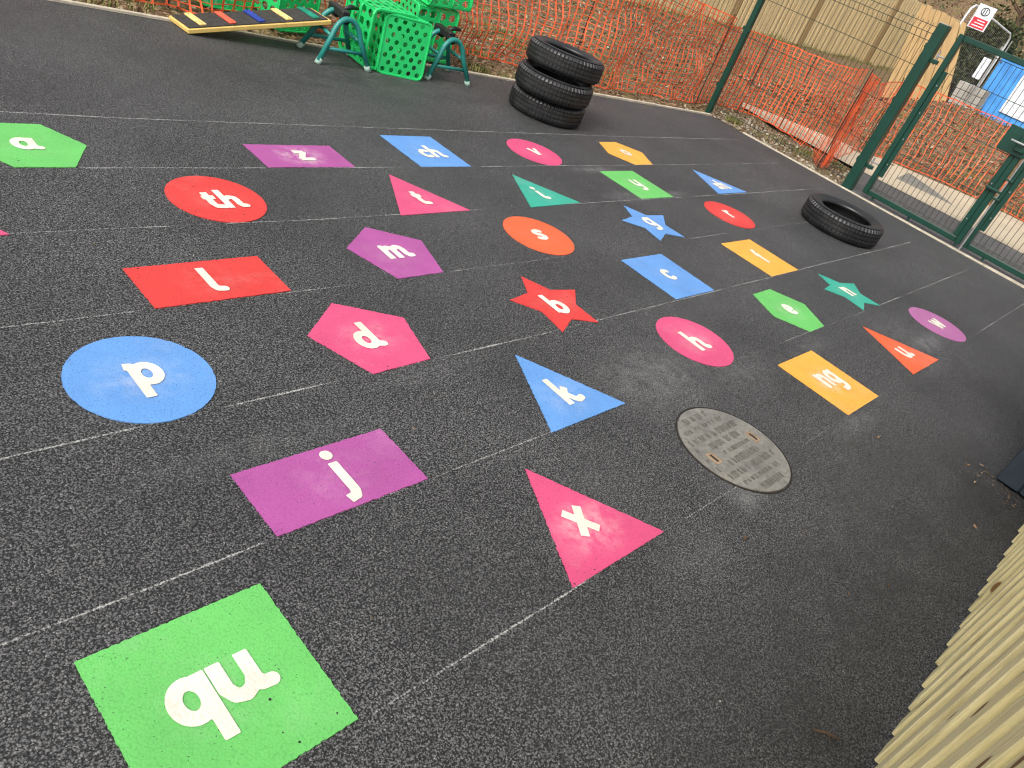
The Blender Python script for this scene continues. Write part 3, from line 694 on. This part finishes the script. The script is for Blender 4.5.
n2 = net([(8.30, 4.56), (8.9, 4.55), (9.35, 4.3), (9.3, 3.75), (8.9, 3.3), (8.45, 2.99)], [.84, .84, .84, .86, .93, 1.0], 'orange barrier net behind the mesh panel, bent round over the sandy path', sag=.04, seed=5, vw=.015, hw_=.0055)
pins(n2, [(8.45, 2.985, 1.04, 0, 0), (9.1, 4.43, .86, 0, 0), (9.33, 3.95, .88, 0, 0)])
n4 = net([(8.47, 2.95), (8.55, 3.03), (8.62, 2.96), (8.72, 3.05)], [.96, .98, .96, .9], 'bunched orange end of netting gathered at the steel pin left of the gate post', cell=(.03, .04), sag=.05, seed=8)
n3 = net([(8.72, 3.05), (9.6, 3.2), (10.7, 3.42), (11.2, 3.15), (11.7, 2.5), (11.78, 1.4), (11.9, -.6), (12.1, -3.5)], [.9, .86, .9, .92, .92, .93, .93, .93], 'orange barrier net across the far side of the path beyond the gate', sag=.05, seed=11, cell=(.085, .07), vw=.010, hw_=.0035)
pins(n3, [(11.62, 2.62, .98, 0, 0), (11.83, .9, 1.0, 0, 0), (10.8, 3.42, .96, 0, 0)])

# ------------------------------------------------------------------ concrete tread plate on the path
tp = MB(); tp.add([(10.12, 2.66, .018), (10.3, 2.0, .018), (10.62, 2.36, .018), (10.92, 2.78, .018)] + [(10.12, 2.66, .005), (10.3, 2.0, .005), (10.62, 2.36, .005), (10.92, 2.78, .005)], [(0, 1, 2, 3), (0, 4, 5, 1), (1, 5, 6, 2), (2, 6, 7, 3), (3, 7, 4, 0)])
tpo = empty('drain_cover', (0, 0, 0), 0, 'grey ribbed metal plate let into the sandy path beyond the gate', 'drain cover'); tp.build('plate', M['plate'], tpo)
rb = MB()
for k in range(9):
    t0 = (k + .5) / 9; a = Vector((10.12, 2.66, 0)).lerp(Vector((10.92, 2.78, 0)), t0); b = Vector((10.3, 2.0, 0)).lerp(Vector((10.62, 2.36, 0)), t0); rb.tube([(a.x, a.y - .01, .019), (b.x, b.y + .01, .019)], .006, 5)
rb.build('rib', M['cast_iron'], tpo)

# ------------------------------------------------------------------ trestle, plank, crates
def bez(P, n):
    out = []
    for k in range(n + 1):
        t = k / n; Q = [Vector(p) for p in P]
        while len(Q) > 1: Q = [Q[i].lerp(Q[i + 1], t) for i in range(len(Q) - 1)]
        out.append(Q[0])
    return out
def make_trestle(label):
    t = empty('trestle', (0, 0, 0), 0, label, 'trestle', 'teal tubular trestles')
    H = .30; hw = .19; dp = .30
    for (y0, y1) in ((0, .06), (dp, dp - .06)):
        L_ = [(-hw, y0, .0), (-.105, y0 + (y1 - y0) * .66, .19)]; T = bez([(-.105, y0 + (y1 - y0) * .66, .19), (-.068, y1, .34), (.068, y1, .34), (.105, y0 + (y1 - y0) * .66, .19)], 14)
        pts = [L_[0]] + [tuple(p) for p in T] + [(hw, y0, .0)]
        MB().tube([(-hw * 1.0, y0, .02)] + pts[1:-1] + [(hw, y0, .02)], .0185, 12).build('leg_frame', M['trestle_teal'], t, True)
        for s in (-1, 1): MB().tube([(s * hw * 1.03, y0, .0), (s * hw * .93, y0 + (y1 - y0) * .1, .036)], .0225, 12).build('foot', M['foot_rubber'], t, True)
        f = .105 / .2; xx = hw + (.105 - hw) * f; MB().tube([(-xx, y0 + (y1 - y0) * .4, .105), (xx, y0 + (y1 - y0) * .4, .105)], .0125, 8).build('cross_bar', M['trestle_teal'], t, True)
    for s in (-1, 1): MB().tube([(s * .1, .055, .18), (s * .1, dp - .055, .18)], .0125, 8).build('side_bar', M['trestle_teal'], t, True)
    MB().box((-.03, .10, .285), (.03, dp + .02, .335), bev=.006).build('top_beam', M['black_plastic'], t)
    for y in (.11, dp - .04): MB().tube([(0, y - .03, .285), (0, y + .03, .285)], .028, 10).build('clamp', M['black_plastic'], t, True)
    MB().tube([(.03, .20, .33), (.09, .22, .345), (.15, .23, .34)], [.012, .018, .010], 8).build('clamp_lever', M['black_plastic'], t, True)
    return t
tr1 = make_trestle('teal tubular trestle with black top clamp, at the raised end of the plank'); tr1.location = (3.435, 4.50, 0); tr1.rotation_euler = (0, 0, R(-8))
tr2 = copy_tree(tr1); tr2.location = (4.335, 4.41, 0); tr2.rotation_euler = (0, 0, R(-8)); tag(tr2, 'teal tubular trestle right of the green crate, nearer the stacked tyres')
# plank
pl = empty('climbing_plank', (2.49, 4.80, .0), 0, 'yellow edged balance plank with black mat and coloured rungs leaning on the trestle', 'plank')
A = Vector((2.485, 4.80, .004)); B = Vector((3.39, 4.655, .225)); Wd = Vector((-.015, .235, 0)); ax = (B - A); ax.normalize(); wn_ = Wd.normalized(); nn = ax.cross(wn_).normalized(); LEN = (B - A).length; WID = .228
PM = Matrix(((ax.x, wn_.x, nn.x, 0), (ax.y, wn_.y, nn.y, 0), (ax.z, wn_.z, nn.z, A.z), (0, 0, 0, 1))); pl.location = (A.x, A.y, 0)
def ppart(n_, a, b, m_, bev=.003, par=None): return MB().box(a, b, bev=bev).xf(PM).build(n_, M[m_], par or pl)
ppart('side_rail', (0, 0, 0), (LEN, .022, .028), 'plank_wood', .004); ppart('side_rail', (0, WID - .022, 0), (LEN, WID, .028), 'plank_wood', .004)
ppart('end_rail', (0, .0225, .001), (.022, WID - .0225, .027), 'plank_wood'); ppart('end_rail', (LEN - .02, .0225, .001), (LEN, WID - .0225, .027), 'plank_wood')
ppart('deck', (.0225, .0225, .004), (LEN - .0205, WID - .0225, .024), 'plank_wood'); ppart('mat', (.012, .010, .0285), (LEN - .02, WID - .010, .036), 'plank_mat')
for k, c in enumerate(('rung_yellow', 'rung_red', 'rung_blue', 'rung_yellow', 'rung_green')):
    x = .085 + k * (LEN - .2) / 4; r_ = ppart('rung', (x, .02, .0365), (x + .042, WID - .02, .048), c); r_['label'] = {'rung_yellow': 'yellow', 'rung_red': 'red', 'rung_blue': 'blue', 'rung_green': 'green'}[c] + ' rung'
    h_ = MB()
    for yy in (.035, WID - .035): h_.tube([(x + .021, yy, .046), (x + .021, yy, .0488)], .004, 8)
    h_.xf(PM).build('screw', M['ink'], r_)
# crates: panels pierced by round or square-ish holes
def pierced(w_, h_, nx, ny, fill, T=.006, stagger=False, skip=None, n=8):
    cw, chh = w_ / nx, h_ / ny; V, F = [], []
    def quad(x0, y0, x1, y1):
        b = len(V); V.extend([(x0, y0, 0), (x1, y0, 0), (x1, y1, 0), (x0, y1, 0)]); F.append((b, b + 1, b + 2, b + 3))
    for j in range(ny):
        off = cw / 2 if (stagger and j % 2) else 0; cnt = nx - (1 if off else 0)
        if off: quad(0, j * chh, off, (j + 1) * chh); quad(w_ - off, j * chh, w_, (j + 1) * chh)
        for i in range(cnt):
            x0, y0 = off + i * cw, j * chh; cx, cy = x0 + cw / 2, y0 + chh / 2
            if skip and skip(i, j): quad(x0, y0, x0 + cw, y0 + chh); continue
            b = len(V)
            outer = [(x0, y0), (cx, y0), (x0 + cw, y0), (x0 + cw, cy), (x0 + cw, y0 + chh), (cx, y0 + chh), (x0, y0 + chh), (x0, cy)]
            rx = ry = min(cw, chh) * fill / 2
            if not stagger: rx, ry = cw * fill / 2, chh * fill / 2
            inner = [(cx + rx * math.cos(R(225 + 45 * k)), cy + ry * math.sin(R(225 + 45 * k))) for k in range(8)]
            V.extend([(x, y, 0) for x, y in outer] + [(x, y, 0) for x, y in inner])
            for k in range(8): q = (k + 1) % 8; F.append((b + k, b + q, b + 8 + q, b + 8 + k))
    # thicken: bottom copy plus walls on boundary edges
    nv = len(V); cnt = {}
    key = lambda i: (round(V[i][0], 5), round(V[i][1], 5))
    for f in F:
        for a, b in zip(f, f[1:] + f[:1]): cnt[frozenset((key(a), key(b)))] = cnt.get(frozenset((key(a), key(b))), 0) + 1
    V2 = V + [(x, y, -T) for x, y, z in V]; F2 = list(F) + [tuple(i + nv for i in f[::-1]) for f in F]
    for f in F:
        for a, b in zip(f, f[1:] + f[:1]):
            if cnt[frozenset((key(a), key(b)))] == 1: F2.append((b, a, a + nv, b + nv))
    return V2, F2
def make_crate(label, mat, W_=.36, D_=.36, H_=.40):
    """crate lying with its base towards -y: base plate is the x-z face at y=0; open side at y=D"""
    t = empty('plastic_crate', (0, 0, 0), 0, label, 'crate', 'green plastic crates'); T = .006
    def place(n_, VF, mtx): V, F = VF; mesh(n_, [tuple(mtx @ Vector(v)) for v in V], F, M[mat], t)
    X, Y, Z = Vector((1, 0, 0)), Vector((0, 1, 0)), Vector((0, 0, 1))
    def mtx(o, a, b):
        c = a.cross(b); return Matrix(((a.x, b.x, c.x, o[0]), (a.y, b.y, c.y, o[1]), (a.z, b.z, c.z, o[2]), (0, 0, 0, 1)))
    e = .012
    place('base_plate', pierced(W_ - 2 * e, H_ - 2 * e, 5, 8, .76, T, True), mtx((-W_ / 2 + e, 0, e), X, Z))
    place('side_panel', pierced(D_ - e, H_ - 2 * e, 4, 5, .74, T), mtx((-W_ / 2 + .001, e * .3, e), Y, Z))
    place('side_panel', pierced(D_ - e, H_ - 2 * e, 4, 5, .74, T), mtx((W_ / 2 - .007, e * .3, e), Y, Z))
    place('side_panel', pierced(W_ - 2 * e, D_ - e, 5, 4, .74, T), mtx((-W_ / 2 + e, e * .3, H_ - .003), X, Y))
    place('side_panel', pierced(W_ - 2 * e, D_ - e, 5, 4, .74, T), mtx((-W_ / 2 + e, e * .3, .009), X, Y))
    def rr(w_, z0, z1, y, c=.035):
        return [(-w_ + c, y, z0), (w_ - c, y, z0), (w_ - c * .3, y, z0 + c * .3), (w_, y, z0 + c), (w_, y, z1 - c), (w_ - c * .3, y, z1 - c * .3), (w_ - c, y, z1), (-w_ + c, y, z1), (-w_ + c * .3, y, z1 - c * .3), (-w_, y, z1 - c), (-w_, y, z0 + c), (-w_ + c * .3, y, z0 + c * .3)]
    MB().tube(rr(W_ / 2 - .005, .005, H_ - .005, .002), .0085, 6, closed=True).build('base_rim', M[mat], t)
    MB().tube(rr(W_ / 2 - .003, .003, H_ - .003, D_), .012, 6, closed=True).build('top_rim', M[mat], t)
    MB().tube(rr(W_ / 2 - .003, .003, H_ - .003, D_ * .55), .006, 6, closed=True).build('middle_band', M[mat], t)
    return t
c1 = make_crate('bright green plastic crate on its side with its pierced base facing out, between the trestles', 'crate_green')
c1.location = (3.872, 4.43, .0); c1.rotation_euler = (R(-6), 0, R(-17))
def crate(loc, rot, label, mat='crate_green'):
    c = copy_tree(c1); c.location = loc; c.rotation_euler = rot; tag(c, label); return c
crate((4.30, 5.02, .012), (0, 0, R(-100)), 'green crate lying on the soil behind the crate with the pierced base')
crate((4.36, 4.98, .42), (R(4), 0, R(-100)), 'green crate on top of the pile, behind the right trestle')
crate((3.42, 5.10, .012), (0, 0, R(8)), 'green crate lying on the soil behind the raised end of the plank')
crate((3.02, 5.36, .02), (0, 0, R(-14)), 'green crate behind the middle of the plank')
crate((3.46, 5.16, .425), (R(3), R(0), R(-25)), 'green crate resting on another, behind the left trestle')
crate((2.50, 5.50, .02), (0, 0, R(24)), 'green crate farthest left, behind the low end of the plank')
crate((3.82, 4.87, .01), (0, R(0), R(175)), 'green crate wedged upright directly behind the crate with the pierced base')

# ------------------------------------------------------------------ close-board timber fence at the right foreground
ff = empty('timber_fence', (0, -.3, 0), 0, 'new pale pine close board fence in the right foreground', 'fence')
x = -1.36 + .001; k = 0
while x < 3.86:
    pit = .1325; z0 = .026 + random.uniform(-.003, .003); z1 = 1.12 + random.uniform(-.003, .003); j = random.uniform(-.002, .002); yn, yf = -.268 + j, -.2885 + j
    ov = .018
    # section: thick near edge, thin far edge tucked behind the next board
    sec = [(x + .003, yn), (x, yn - .003), (x, yn - .021), (x + pit - .002, yn - .024), (x + pit - .002, yn - .013), (x + .092, yn - .012), (x + .088, yn - .005)]
    n = len(sec); P = [(a, b + .3, z0) for a, b in sec] + [(a, b + .3, z0 + .004) for a, b in sec] + [(a, b + .3, z1) for a, b in sec]
    F = [tuple(range(n))[::-1], tuple(range(2 * n, 3 * n))]
    for q in range(2):
        for i in range(n): jx = (i + 1) % n; F.append((q * n + i, q * n + jx, (q + 1) * n + jx, (q + 1) * n + i))
    F = [f[::-1] for f in F]
    mesh('board', P, F, M['pine_board'], ff); x += pit; k += 1
for zz in (.25, .65, 1.0): MB().box((-1.36, -.08, zz), (3.88, -.022, zz + .08)).build('rail', M['pine_board'], ff)
for xx in (-1.2, .6, 2.3, 3.78): MB().box((xx, -.17, -.05), (xx + .09, -.083, 1.1)).build('post', M['pine_board'], ff)
# dark clad shed beyond the fence
sh = empty('clad_shed', (3.93, -.09, 0), 0, 'dark navy painted vertical boards, corner of a clad box at the right edge', 'shed')
for k in range(14): MB().box((.0, -.100 - k * .108, .012), (.022, -.0 - k * .108, 1.35), bev=.004).build('board', M['navy_paint'], sh)
MB().box((.023, -1.51, .012), (1.4, -.004, 1.34)).build('carcass', M['navy_paint'], sh); MB().box((-.03, -1.55, 1.352), (1.45, .03, 1.39)).build('roof', M['navy_paint'], sh)

# ------------------------------------------------------------------ background wooden fence
wf = empty('wooden_fence', (9, 9.5, 0), 0, 'long tan close board fence behind the orange netting', 'fence')
Ls = .11; bl, dk = MB(), MB(); x = 0; bays = [8.1, 12.0, 16.9]
allb = []
while x < 23.6:
    h = 2.10 + .012 * random.uniform(-1, 1) + .03 * noise.noise(Vector((x * .5, 0, 0))); dark = any(abs(x - b) < .16 for b in bays)
    m = dk if dark else bl; yy = .012 * (int(x / Ls) % 2); m.box((x, yy, .02), (x + Ls - .006, yy + .018, h)); x += Ls
o = bl.build('board', M['fence_wood'], wf); o['kind'] = 'stuff'; o2 = dk.build('dark_board', M['fence_wood_dark'], wf)  # boards at the listed bays use the darker wood
for zz in (.4, 1.1, 1.8): MB().box((0, .035, zz), (23.6, .08, zz + .07)).build('rail', M['fence_wood'], wf)
for xx in range(0, 24, 2): MB().box((xx, .082, 0), (xx + .1, .18, 2.1)).build('post', M['fence_wood_dark'], wf)
# end return of the fence and a leaning offcut
wr = empty('hoarding', (18.7, 5.3, 0), 0, 'tan timber panel leaning at the right end of the wooden fence', 'hoarding')
P = [(18.87, 4.93, .40), (18.74, 5.41, 1.84), (18.44, 6.33, 1.90), (18.57, 6.10, .05)]
Q = [Vector((a - 18.7, b - 5.3, c)) for a, b, c in P]
for k in range(9):
    f0, f1 = k / 9 + .004, (k + 1) / 9 - .004; dz = Vector((0, 0, random.uniform(-.03, .03)))
    q = [Q[3].lerp(Q[0], f0), Q[3].lerp(Q[0], f1), Q[2].lerp(Q[1], f1) + dz, Q[2].lerp(Q[1], f0) + dz]; e = Vector((.03 + .01 * (k % 2), 0, 0)); q = [v - e * .3 * (k % 2) for v in q]
    MB().add(q + [v + e for v in q], [(0, 3, 2, 1), (4, 5, 6, 7), (0, 1, 5, 4), (1, 2, 6, 5), (2, 3, 7, 6), (3, 0, 4, 7)]).build('board', M['fence_wood_dark'], wr)

# ------------------------------------------------------------------ site objects at the top right
hp = empty('site_fence_panel', (0, 0, 0), 0, 'grey tubular steel site fence panel with rounded top, behind the gate', 'fence panel')
a = Vector((20.15, 5.93, 0)); b = Vector((23.7, 5.72, 0)); d = (b - a).normalized(); za, zb_ = 2.27, 2.09
def hpnt(s, z): p = a + (b - a) * s; return (p.x, p.y, z)
MB().tube([hpnt(0, .05), hpnt(0, za - .25), hpnt(.015, za - .08), hpnt(.06, za), hpnt(.94, zb_ + .01), hpnt(.99, zb_ - .08), hpnt(1, zb_ - .25), hpnt(1, .05)], .022, 8).build('frame', M['white_panel'], hp, True)
hm = MB()
for k in range(1, 30): hm.tube([hpnt(k / 30, .15), hpnt(k / 30, za + (zb_ - za) * k / 30 - .03)], .0016, 4)
for k in range(7): hm.tube([hpnt(0, .15 + k * .3), hpnt(1, .15 + k * .28)], .0016, 4)
hm.build('wire_mesh', M['galvanised'], hp)
sg = empty('site_sign', (20.35, 5.66, 1.86), R(0), 'white and red safety sign hung above the gate rail', 'sign')
MB().box((0, -.19, 0), (.012, .19, .48), bev=.003).build('sign_board', M['white_panel'], sg)
MB().box((-.004, -.16, .02), (-.001, .16, .22)).build('red_field', M['sign_red'], sg)
sy = MB(); sy.tube([(-.004, .085 * math.cos(R(20 * k)), .36 + .075 * math.sin(R(20 * k))) for k in range(18)], .009, 5, closed=True); sy.tube([(-.004, .03, .31), (-.004, .03, .41)], .009, 5); sy.tube([(-.004, -.02, .31), (-.004, -.02, .41)], .009, 5); sy.build('symbol', M['ink'], sg)
tl = MB()
for k in range(3): tl.box((-.007, -.13 + .01 * k, .055 + k * .055), (-.0045, .12 - .03 * k, .075 + k * .055))
tl.build('text_band', M['white_panel'], sg)
wb_ = empty('white_board', (19.4, 4.83, 0), 0, 'narrow white board fixed upright on a grey pole left of the blue unit', 'board')
MB().box((0, -.07, 1.04), (.03, .09, 1.46), bev=.006).build('panel', M['white_panel'], wb_); MB().tube([(.05, -.1, 0), (.05, -.1, 1.75)], .018, 8).build('pole', M['galvanised'], wb_); MB().tube([(.05, -.20, 0), (.05, -.20, 1.9)], .012, 8).build('pole', M['galvanised'], wb_)
bs = empty('block_stack', (19.9, 4.85, 0), R(0), 'pale grey building blocks stacked below the narrow white board', 'blocks')
for r_ in range(4):
    for c_ in range(2): MB().box((0, -.26 + c_ * .30 + .01 * r_, .26 + r_ * .16), (.44, .03 + c_ * .30 + .01 * r_, .26 + r_ * .16 + .15), bev=.006).build('block', M['grey_block'], bs)
MB().box((-.03, -.3, .05), (.5, .4, .25)).build('pallet', M['fence_wood_dark'], bs)
bc = empty('blue_unit', (25.3, 6.03, 0), 0, 'bright blue site container with a white panel, seen through the gate', 'container')
MB().box((0, -2.9, .1), (2.0, 0, 1.60), bev=.03).build('body', M['blue_plastic'], bc)
rib = MB()
for k in range(3): rib.box((-.03, -.16 - k * .22, .16), (-.002, -.10 - k * .22, 1.55))
rib.build('rib', M['blue_plastic'], bc); MB().box((-.04, -2.4, .42), (-.003, -.74, 1.56), bev=.006).build('door_panel', M['white_panel'], bc)
rf = MB().box((-.05, -2.95, 1.602), (2.05, .05, 1.66), bev=.02).build('roof', M['blue_plastic'], bc)

# ------------------------------------------------------------------ loose stuff: leaf litter, rubble, grass, hedge
def scatter(n, region, zf, size, seed, flat=.5, filt=None):
    rnd = random.Random(seed); V, F = [], []
    while n > 0:
        x = rnd.uniform(region[0], region[1]); y = rnd.uniform(region[2], region[3])
        if filt and not filt(x, y): continue
        n -= 1; s = rnd.uniform(*size); a = rnd.uniform(0, 6.28); c, sn = math.cos(a), math.sin(a); tx, ty_ = rnd.uniform(-flat, flat), rnd.uniform(-flat, flat); z = zf(x, y) + .008 + abs(tx) * s * .5; b = len(V); q = rnd.uniform(.4, .8)
        for (u, v) in ((-1, 0), (-.2, -q * .6), (.8, -q * .3), (1, .1), (.1, q * .6)): X = (u * c - v * sn) * s * .5; Y = (u * sn + v * c) * s * .5; V.append((x + X, y + Y, z + X * tx + Y * ty_ + .15 * s * u * u))
        F.append((b, b + 1, b + 2, b + 3, b + 4))
    return V, F
offpath = lambda x, y: not (9.1 < x < 12 and y < 5.3 - (x - 9.6) * 1.1 and x < 11.75) and not (x > 8.1 and x < 9.7 and y < 2.9) and not (x < 8.2 and y < kerb_y(x) + .07)
V, F = scatter(16000, (0, 14, 4.2, 9.4), soil_z, (.025, .07), 3, .6, offpath)
V2, F2 = scatter(9000, (11.5, 18, -2, 6), soil_z, (.03, .09), 4, .6, offpath); n = len(V); V += V2; F += [tuple(i + n for i in f) for f in F2]
V2, F2 = scatter(500, (8.16, 9.3, 2.7, 4.3), soil_z, (.02, .05), 6, .6, offpath); n = len(V); V += V2; F += [tuple(i + n for i in f) for f in F2]
tag(mesh('leaf_litter', V, F, M['leaf_litter']), 'brown leaf litter and wood mulch covering the ground beyond the kerb', 'leaf litter', kind='stuff')
def stones(n, reg, size, seed, filt=None, z=None):
    rnd = random.Random(seed); m = MB()
    for _ in range(n):
        while True:
            x = rnd.uniform(reg[0], reg[1]); y = rnd.uniform(reg[2], reg[3])
            if not filt or filt(x, y): break
        s = rnd.uniform(*size); zz = (z if z is not None else soil_z(x, y)); P = []
        for (a, b, c) in ((0, 0, 1), (1, 0, .1), (.3, .95, 0), (-.8, .6, .1), (-.8, -.6, 0), (.3, -.95, .1), (0, 0, -.6)): P.append((x + a * s * rnd.uniform(.6, 1.1), y + b * s * rnd.uniform(.6, 1.1), zz + c * s * rnd.uniform(.4, .8)))
        m.add(P, [(0, 1, 2), (0, 2, 3), (0, 3, 4), (0, 4, 5), (0, 5, 1), (6, 2, 1), (6, 3, 2), (6, 4, 3), (6, 5, 4), (6, 1, 5)])
    return m
m = stones(1500, (8.2, 9.25, 2.7, 4.4), (.008, .03), 1); tag(m.build('rubble', M['rubble']), 'grey rubble and gravel strip between the kerb and the sandy path', 'rubble', kind='stuff')
def specks(x, y): return y < kerb_y(x) - .1 and (y > -.2)
m = stones(46, (.9, 7.9, -.15, 4.2), (.0025, .006), 9, specks, .001)
for (x_, y_, s_) in ((3.99, -.012, .012), (3.86, -.03, .008), (3.95, -.05, .010), (1.5, 1.248, .009), (.963, .733, .005), (3.35, .42, .008)):
    q = stones(1, (x_, x_ + .001, y_, y_ + .001), (s_, s_ * 1.2), 3, None, .002); n = len(m.V); m.V += q.V; m.F += [tuple(i + n for i in f) for f in q.F]
tag(m.build('pebbles', M['rubble']), 'tiny pale stone chips scattered over the asphalt', 'pebbles', kind='stuff')
V, F = scatter(60, (3.72, 3.93, -.24, .06), lambda x, y: 0, (.006, .022), 12, .6); n = len(V)
V2, F2 = scatter(16, (2.0, 3.9, -.24, .5), lambda x, y: 0, (.01, .03), 13, .6); V += V2; F += [tuple(i + n for i in f) for f in F2]
V2, F2 = scatter(120, (4, 8.1, 3.5, 4.7), lambda x, y: 0, (.01, .03), 14, .6, lambda x, y: y < kerb_y(x) - .01 and y > kerb_y(x) - .12); n = len(V); V += V2; F += [tuple(i + n for i in f) for f in F2]
tag(mesh('leaf_crumbs', V, F, M['leaf_litter']), 'dry leaf crumbs blown against the edges of the playground', 'leaf litter', kind='stuff')
def blades(spots, seed):
    rnd = random.Random(seed); V, F = [], []
    for (cx, cy, rad, n, h) in spots:
        for _ in range(n):
            r = rad * math.sqrt(rnd.random()); a = rnd.uniform(0, 6.28); x, y = cx + r * math.cos(a), cy + r * math.sin(a) * .6; z = soil_z(x, y); hh = h * rnd.uniform(.5, 1.2); b = rnd.uniform(0, 6.28); lx, ly = math.cos(b) * hh * .5, math.sin(b) * hh * .5; wx, wy = -math.sin(b) * .004, math.cos(b) * .004; k = len(V)
            V += [(x - wx, y - wy, z), (x + wx, y + wy, z), (x + lx * .4 + wx, y + ly * .4 + wy, z + hh * .6), (x + lx * .4 - wx, y + ly * .4 - wy, z + hh * .6), (x + lx, y + ly, z + hh * .9)]
            F += [(k, k + 1, k + 2, k + 3), (k + 3, k + 2, k + 4)]
    return V, F
sp = [(5.0, 4.82, .16, 130, .06), (5.35, 5.3, .3, 200, .07), (4.9, 5.5, .4, 250, .07), (8.45, 4.1, .16, 160, .06), (8.75, 3.3, .2, 140, .05), (9.05, 3.0, .12, 70, .05), (8.6, 3.7, .3, 120, .04), (7.2, 5.3, .5, 250, .07), (6.3, 5.9, .6, 250, .08), (13, 2.0, 1.5, 500, .08), (2.2, 5.25, .3, 150, .05), (1.6, 5.3, .3, 120, .05)]
for k in range(60): sp.append((9 + k * .4, 9.35 + random.uniform(-.1, .1), .3, 36, random.uniform(.05, .16)))
V, F = blades(sp, 5); tag(mesh('grass', V, F, M['grass']), 'green grass tufts among the soil and along the wooden fence', 'grass', kind='stuff')
def bush(cx, cy, rx, ry, h, n, label, seed):
    rnd = random.Random(seed); V, F = [], []; t = empty('bush', (cx, cy, 0), 0, label, 'bush', 'dark bushes behind the site fence')
    cl = [(rnd.uniform(-rx, rx), rnd.uniform(-ry, ry), rnd.uniform(.2, h), rnd.uniform(.25, .5)) for _ in range(26)]
    for _ in range(n):
        c = rnd.choice(cl); u, v, w_ = (rnd.gauss(0, .5) for _ in range(3)); x, y, z = c[0] + u * c[3], c[1] + v * c[3], max(.05, c[2] + w_ * c[3]); s = rnd.uniform(.03, .08); k = len(V)
        a = Vector((rnd.gauss(0, 1), rnd.gauss(0, 1), rnd.gauss(0, 1))).normalized() * s; b = a.cross(Vector((rnd.gauss(0, 1), rnd.gauss(0, 1), rnd.gauss(0, 1)))).normalized() * s * .5; p = Vector((x, y, z)); V += [tuple(p - a), tuple(p + b), tuple(p + a), tuple(p - b)]; F.append((k, k + 1, k + 2, k + 3))
    mesh('foliage', V, F, M['hedge_leaf'], t); tw = MB()
    for _ in range(16): c = rnd.choice(cl); tw.tube([(rnd.uniform(-.2, .2), rnd.uniform(-.2, .2), 0), (c[0] * .5, c[1] * .5, c[2] * .6), (c[0], c[1], c[2] + .2)], [.03, .018, .006], 5)
    tw.build('branches', M['twig'], t)
bush(25.9, 6.75, .8, .45, 2.2, 9000, 'dark green bush directly behind the site fence panel', 3); bush(30.5, 8.0, 1.3, 1.0, 2.2, 6000, 'dark bush behind the end of the wooden fence', 4); bush(31.5, 6.4, 1.3, 1.0, 1.8, 5000, 'dark bush behind the blue container', 5)
def tree(x, y, h, seed, label):
    rnd = random.Random(seed); z0 = -.2 + max(0, x - 33) ** 1.15 * .28 - .3; t = empty('bare_tree', (x, y, z0), 0, label, 'tree', 'bare trees on the wooded bank')
    tk = MB(); tk.tube([(0, 0, 0), (.1, .05, h * .3), (.05, .15, h * .65), (.2, .2, h)], [.2, .15, .09, .03], 8); tk.build('trunk', M['twig'], t); br = MB()
    for _ in range(34):
        z = rnd.uniform(h * .15, h * .9); a = rnd.uniform(0, 6.28); L = rnd.uniform(.8, 2.4) * (1.1 - z / h); p = Vector((.08, .1, z)); q = p + Vector((math.cos(a) * L * .6, math.sin(a) * L * .6, L * .35)); r_ = q + Vector((math.cos(a + .5) * L * .6, math.sin(a + .5) * L * .6, L * .4)); br.tube([p, q, r_], [.04, .022, .006], 5)
        for _ in range(3): e = q + Vector((rnd.gauss(0, .4), rnd.gauss(0, .4), rnd.uniform(.1, .8))); br.tube([q, e], [.012, .004], 4)
    br.build('branches', M['twig'], t)
for k, (x_, y_, h_) in enumerate(((38, 9.2, 8), (36, 13, 9), (40, 4.5, 8), (44, 11.5, 9))): tree(x_, y_, h_, k + 20, ['bare tree behind the right end of the wooden fence', 'bare tree farther left behind the wooden fence', 'bare tree on the bank behind the blue container', 'bare tree highest on the bank'][k])
V, F = scatter(5000, (33.5, 60, -5, 20), lambda x, y: -.2 + max(0, x - 33) ** 1.15 * .28 + noise.noise(Vector((x * .3, y * .3, 0))) * min(1.0, (x - 33) / 1.6 * .3), (.1, .4), 44, .8)
tag(mesh('bank_undergrowth', V, F, M['hedge_leaf']), 'dark undergrowth and fallen leaves covering the far bank', 'undergrowth', kind='stuff')

tw_ = MB(); tw_.tube([(1.766, -.122, .005), (1.79, -.15, .009), (1.812, -.183, .004)], [.003, .0045, .002], 6); tw_.tube([(1.79, -.15, .009), (1.775, -.165, .013)], [.002, .001], 5)
tag(tw_.build('fallen_twig', M['twig']), 'small brown twig lying on the asphalt beside the pine fence', 'twig')
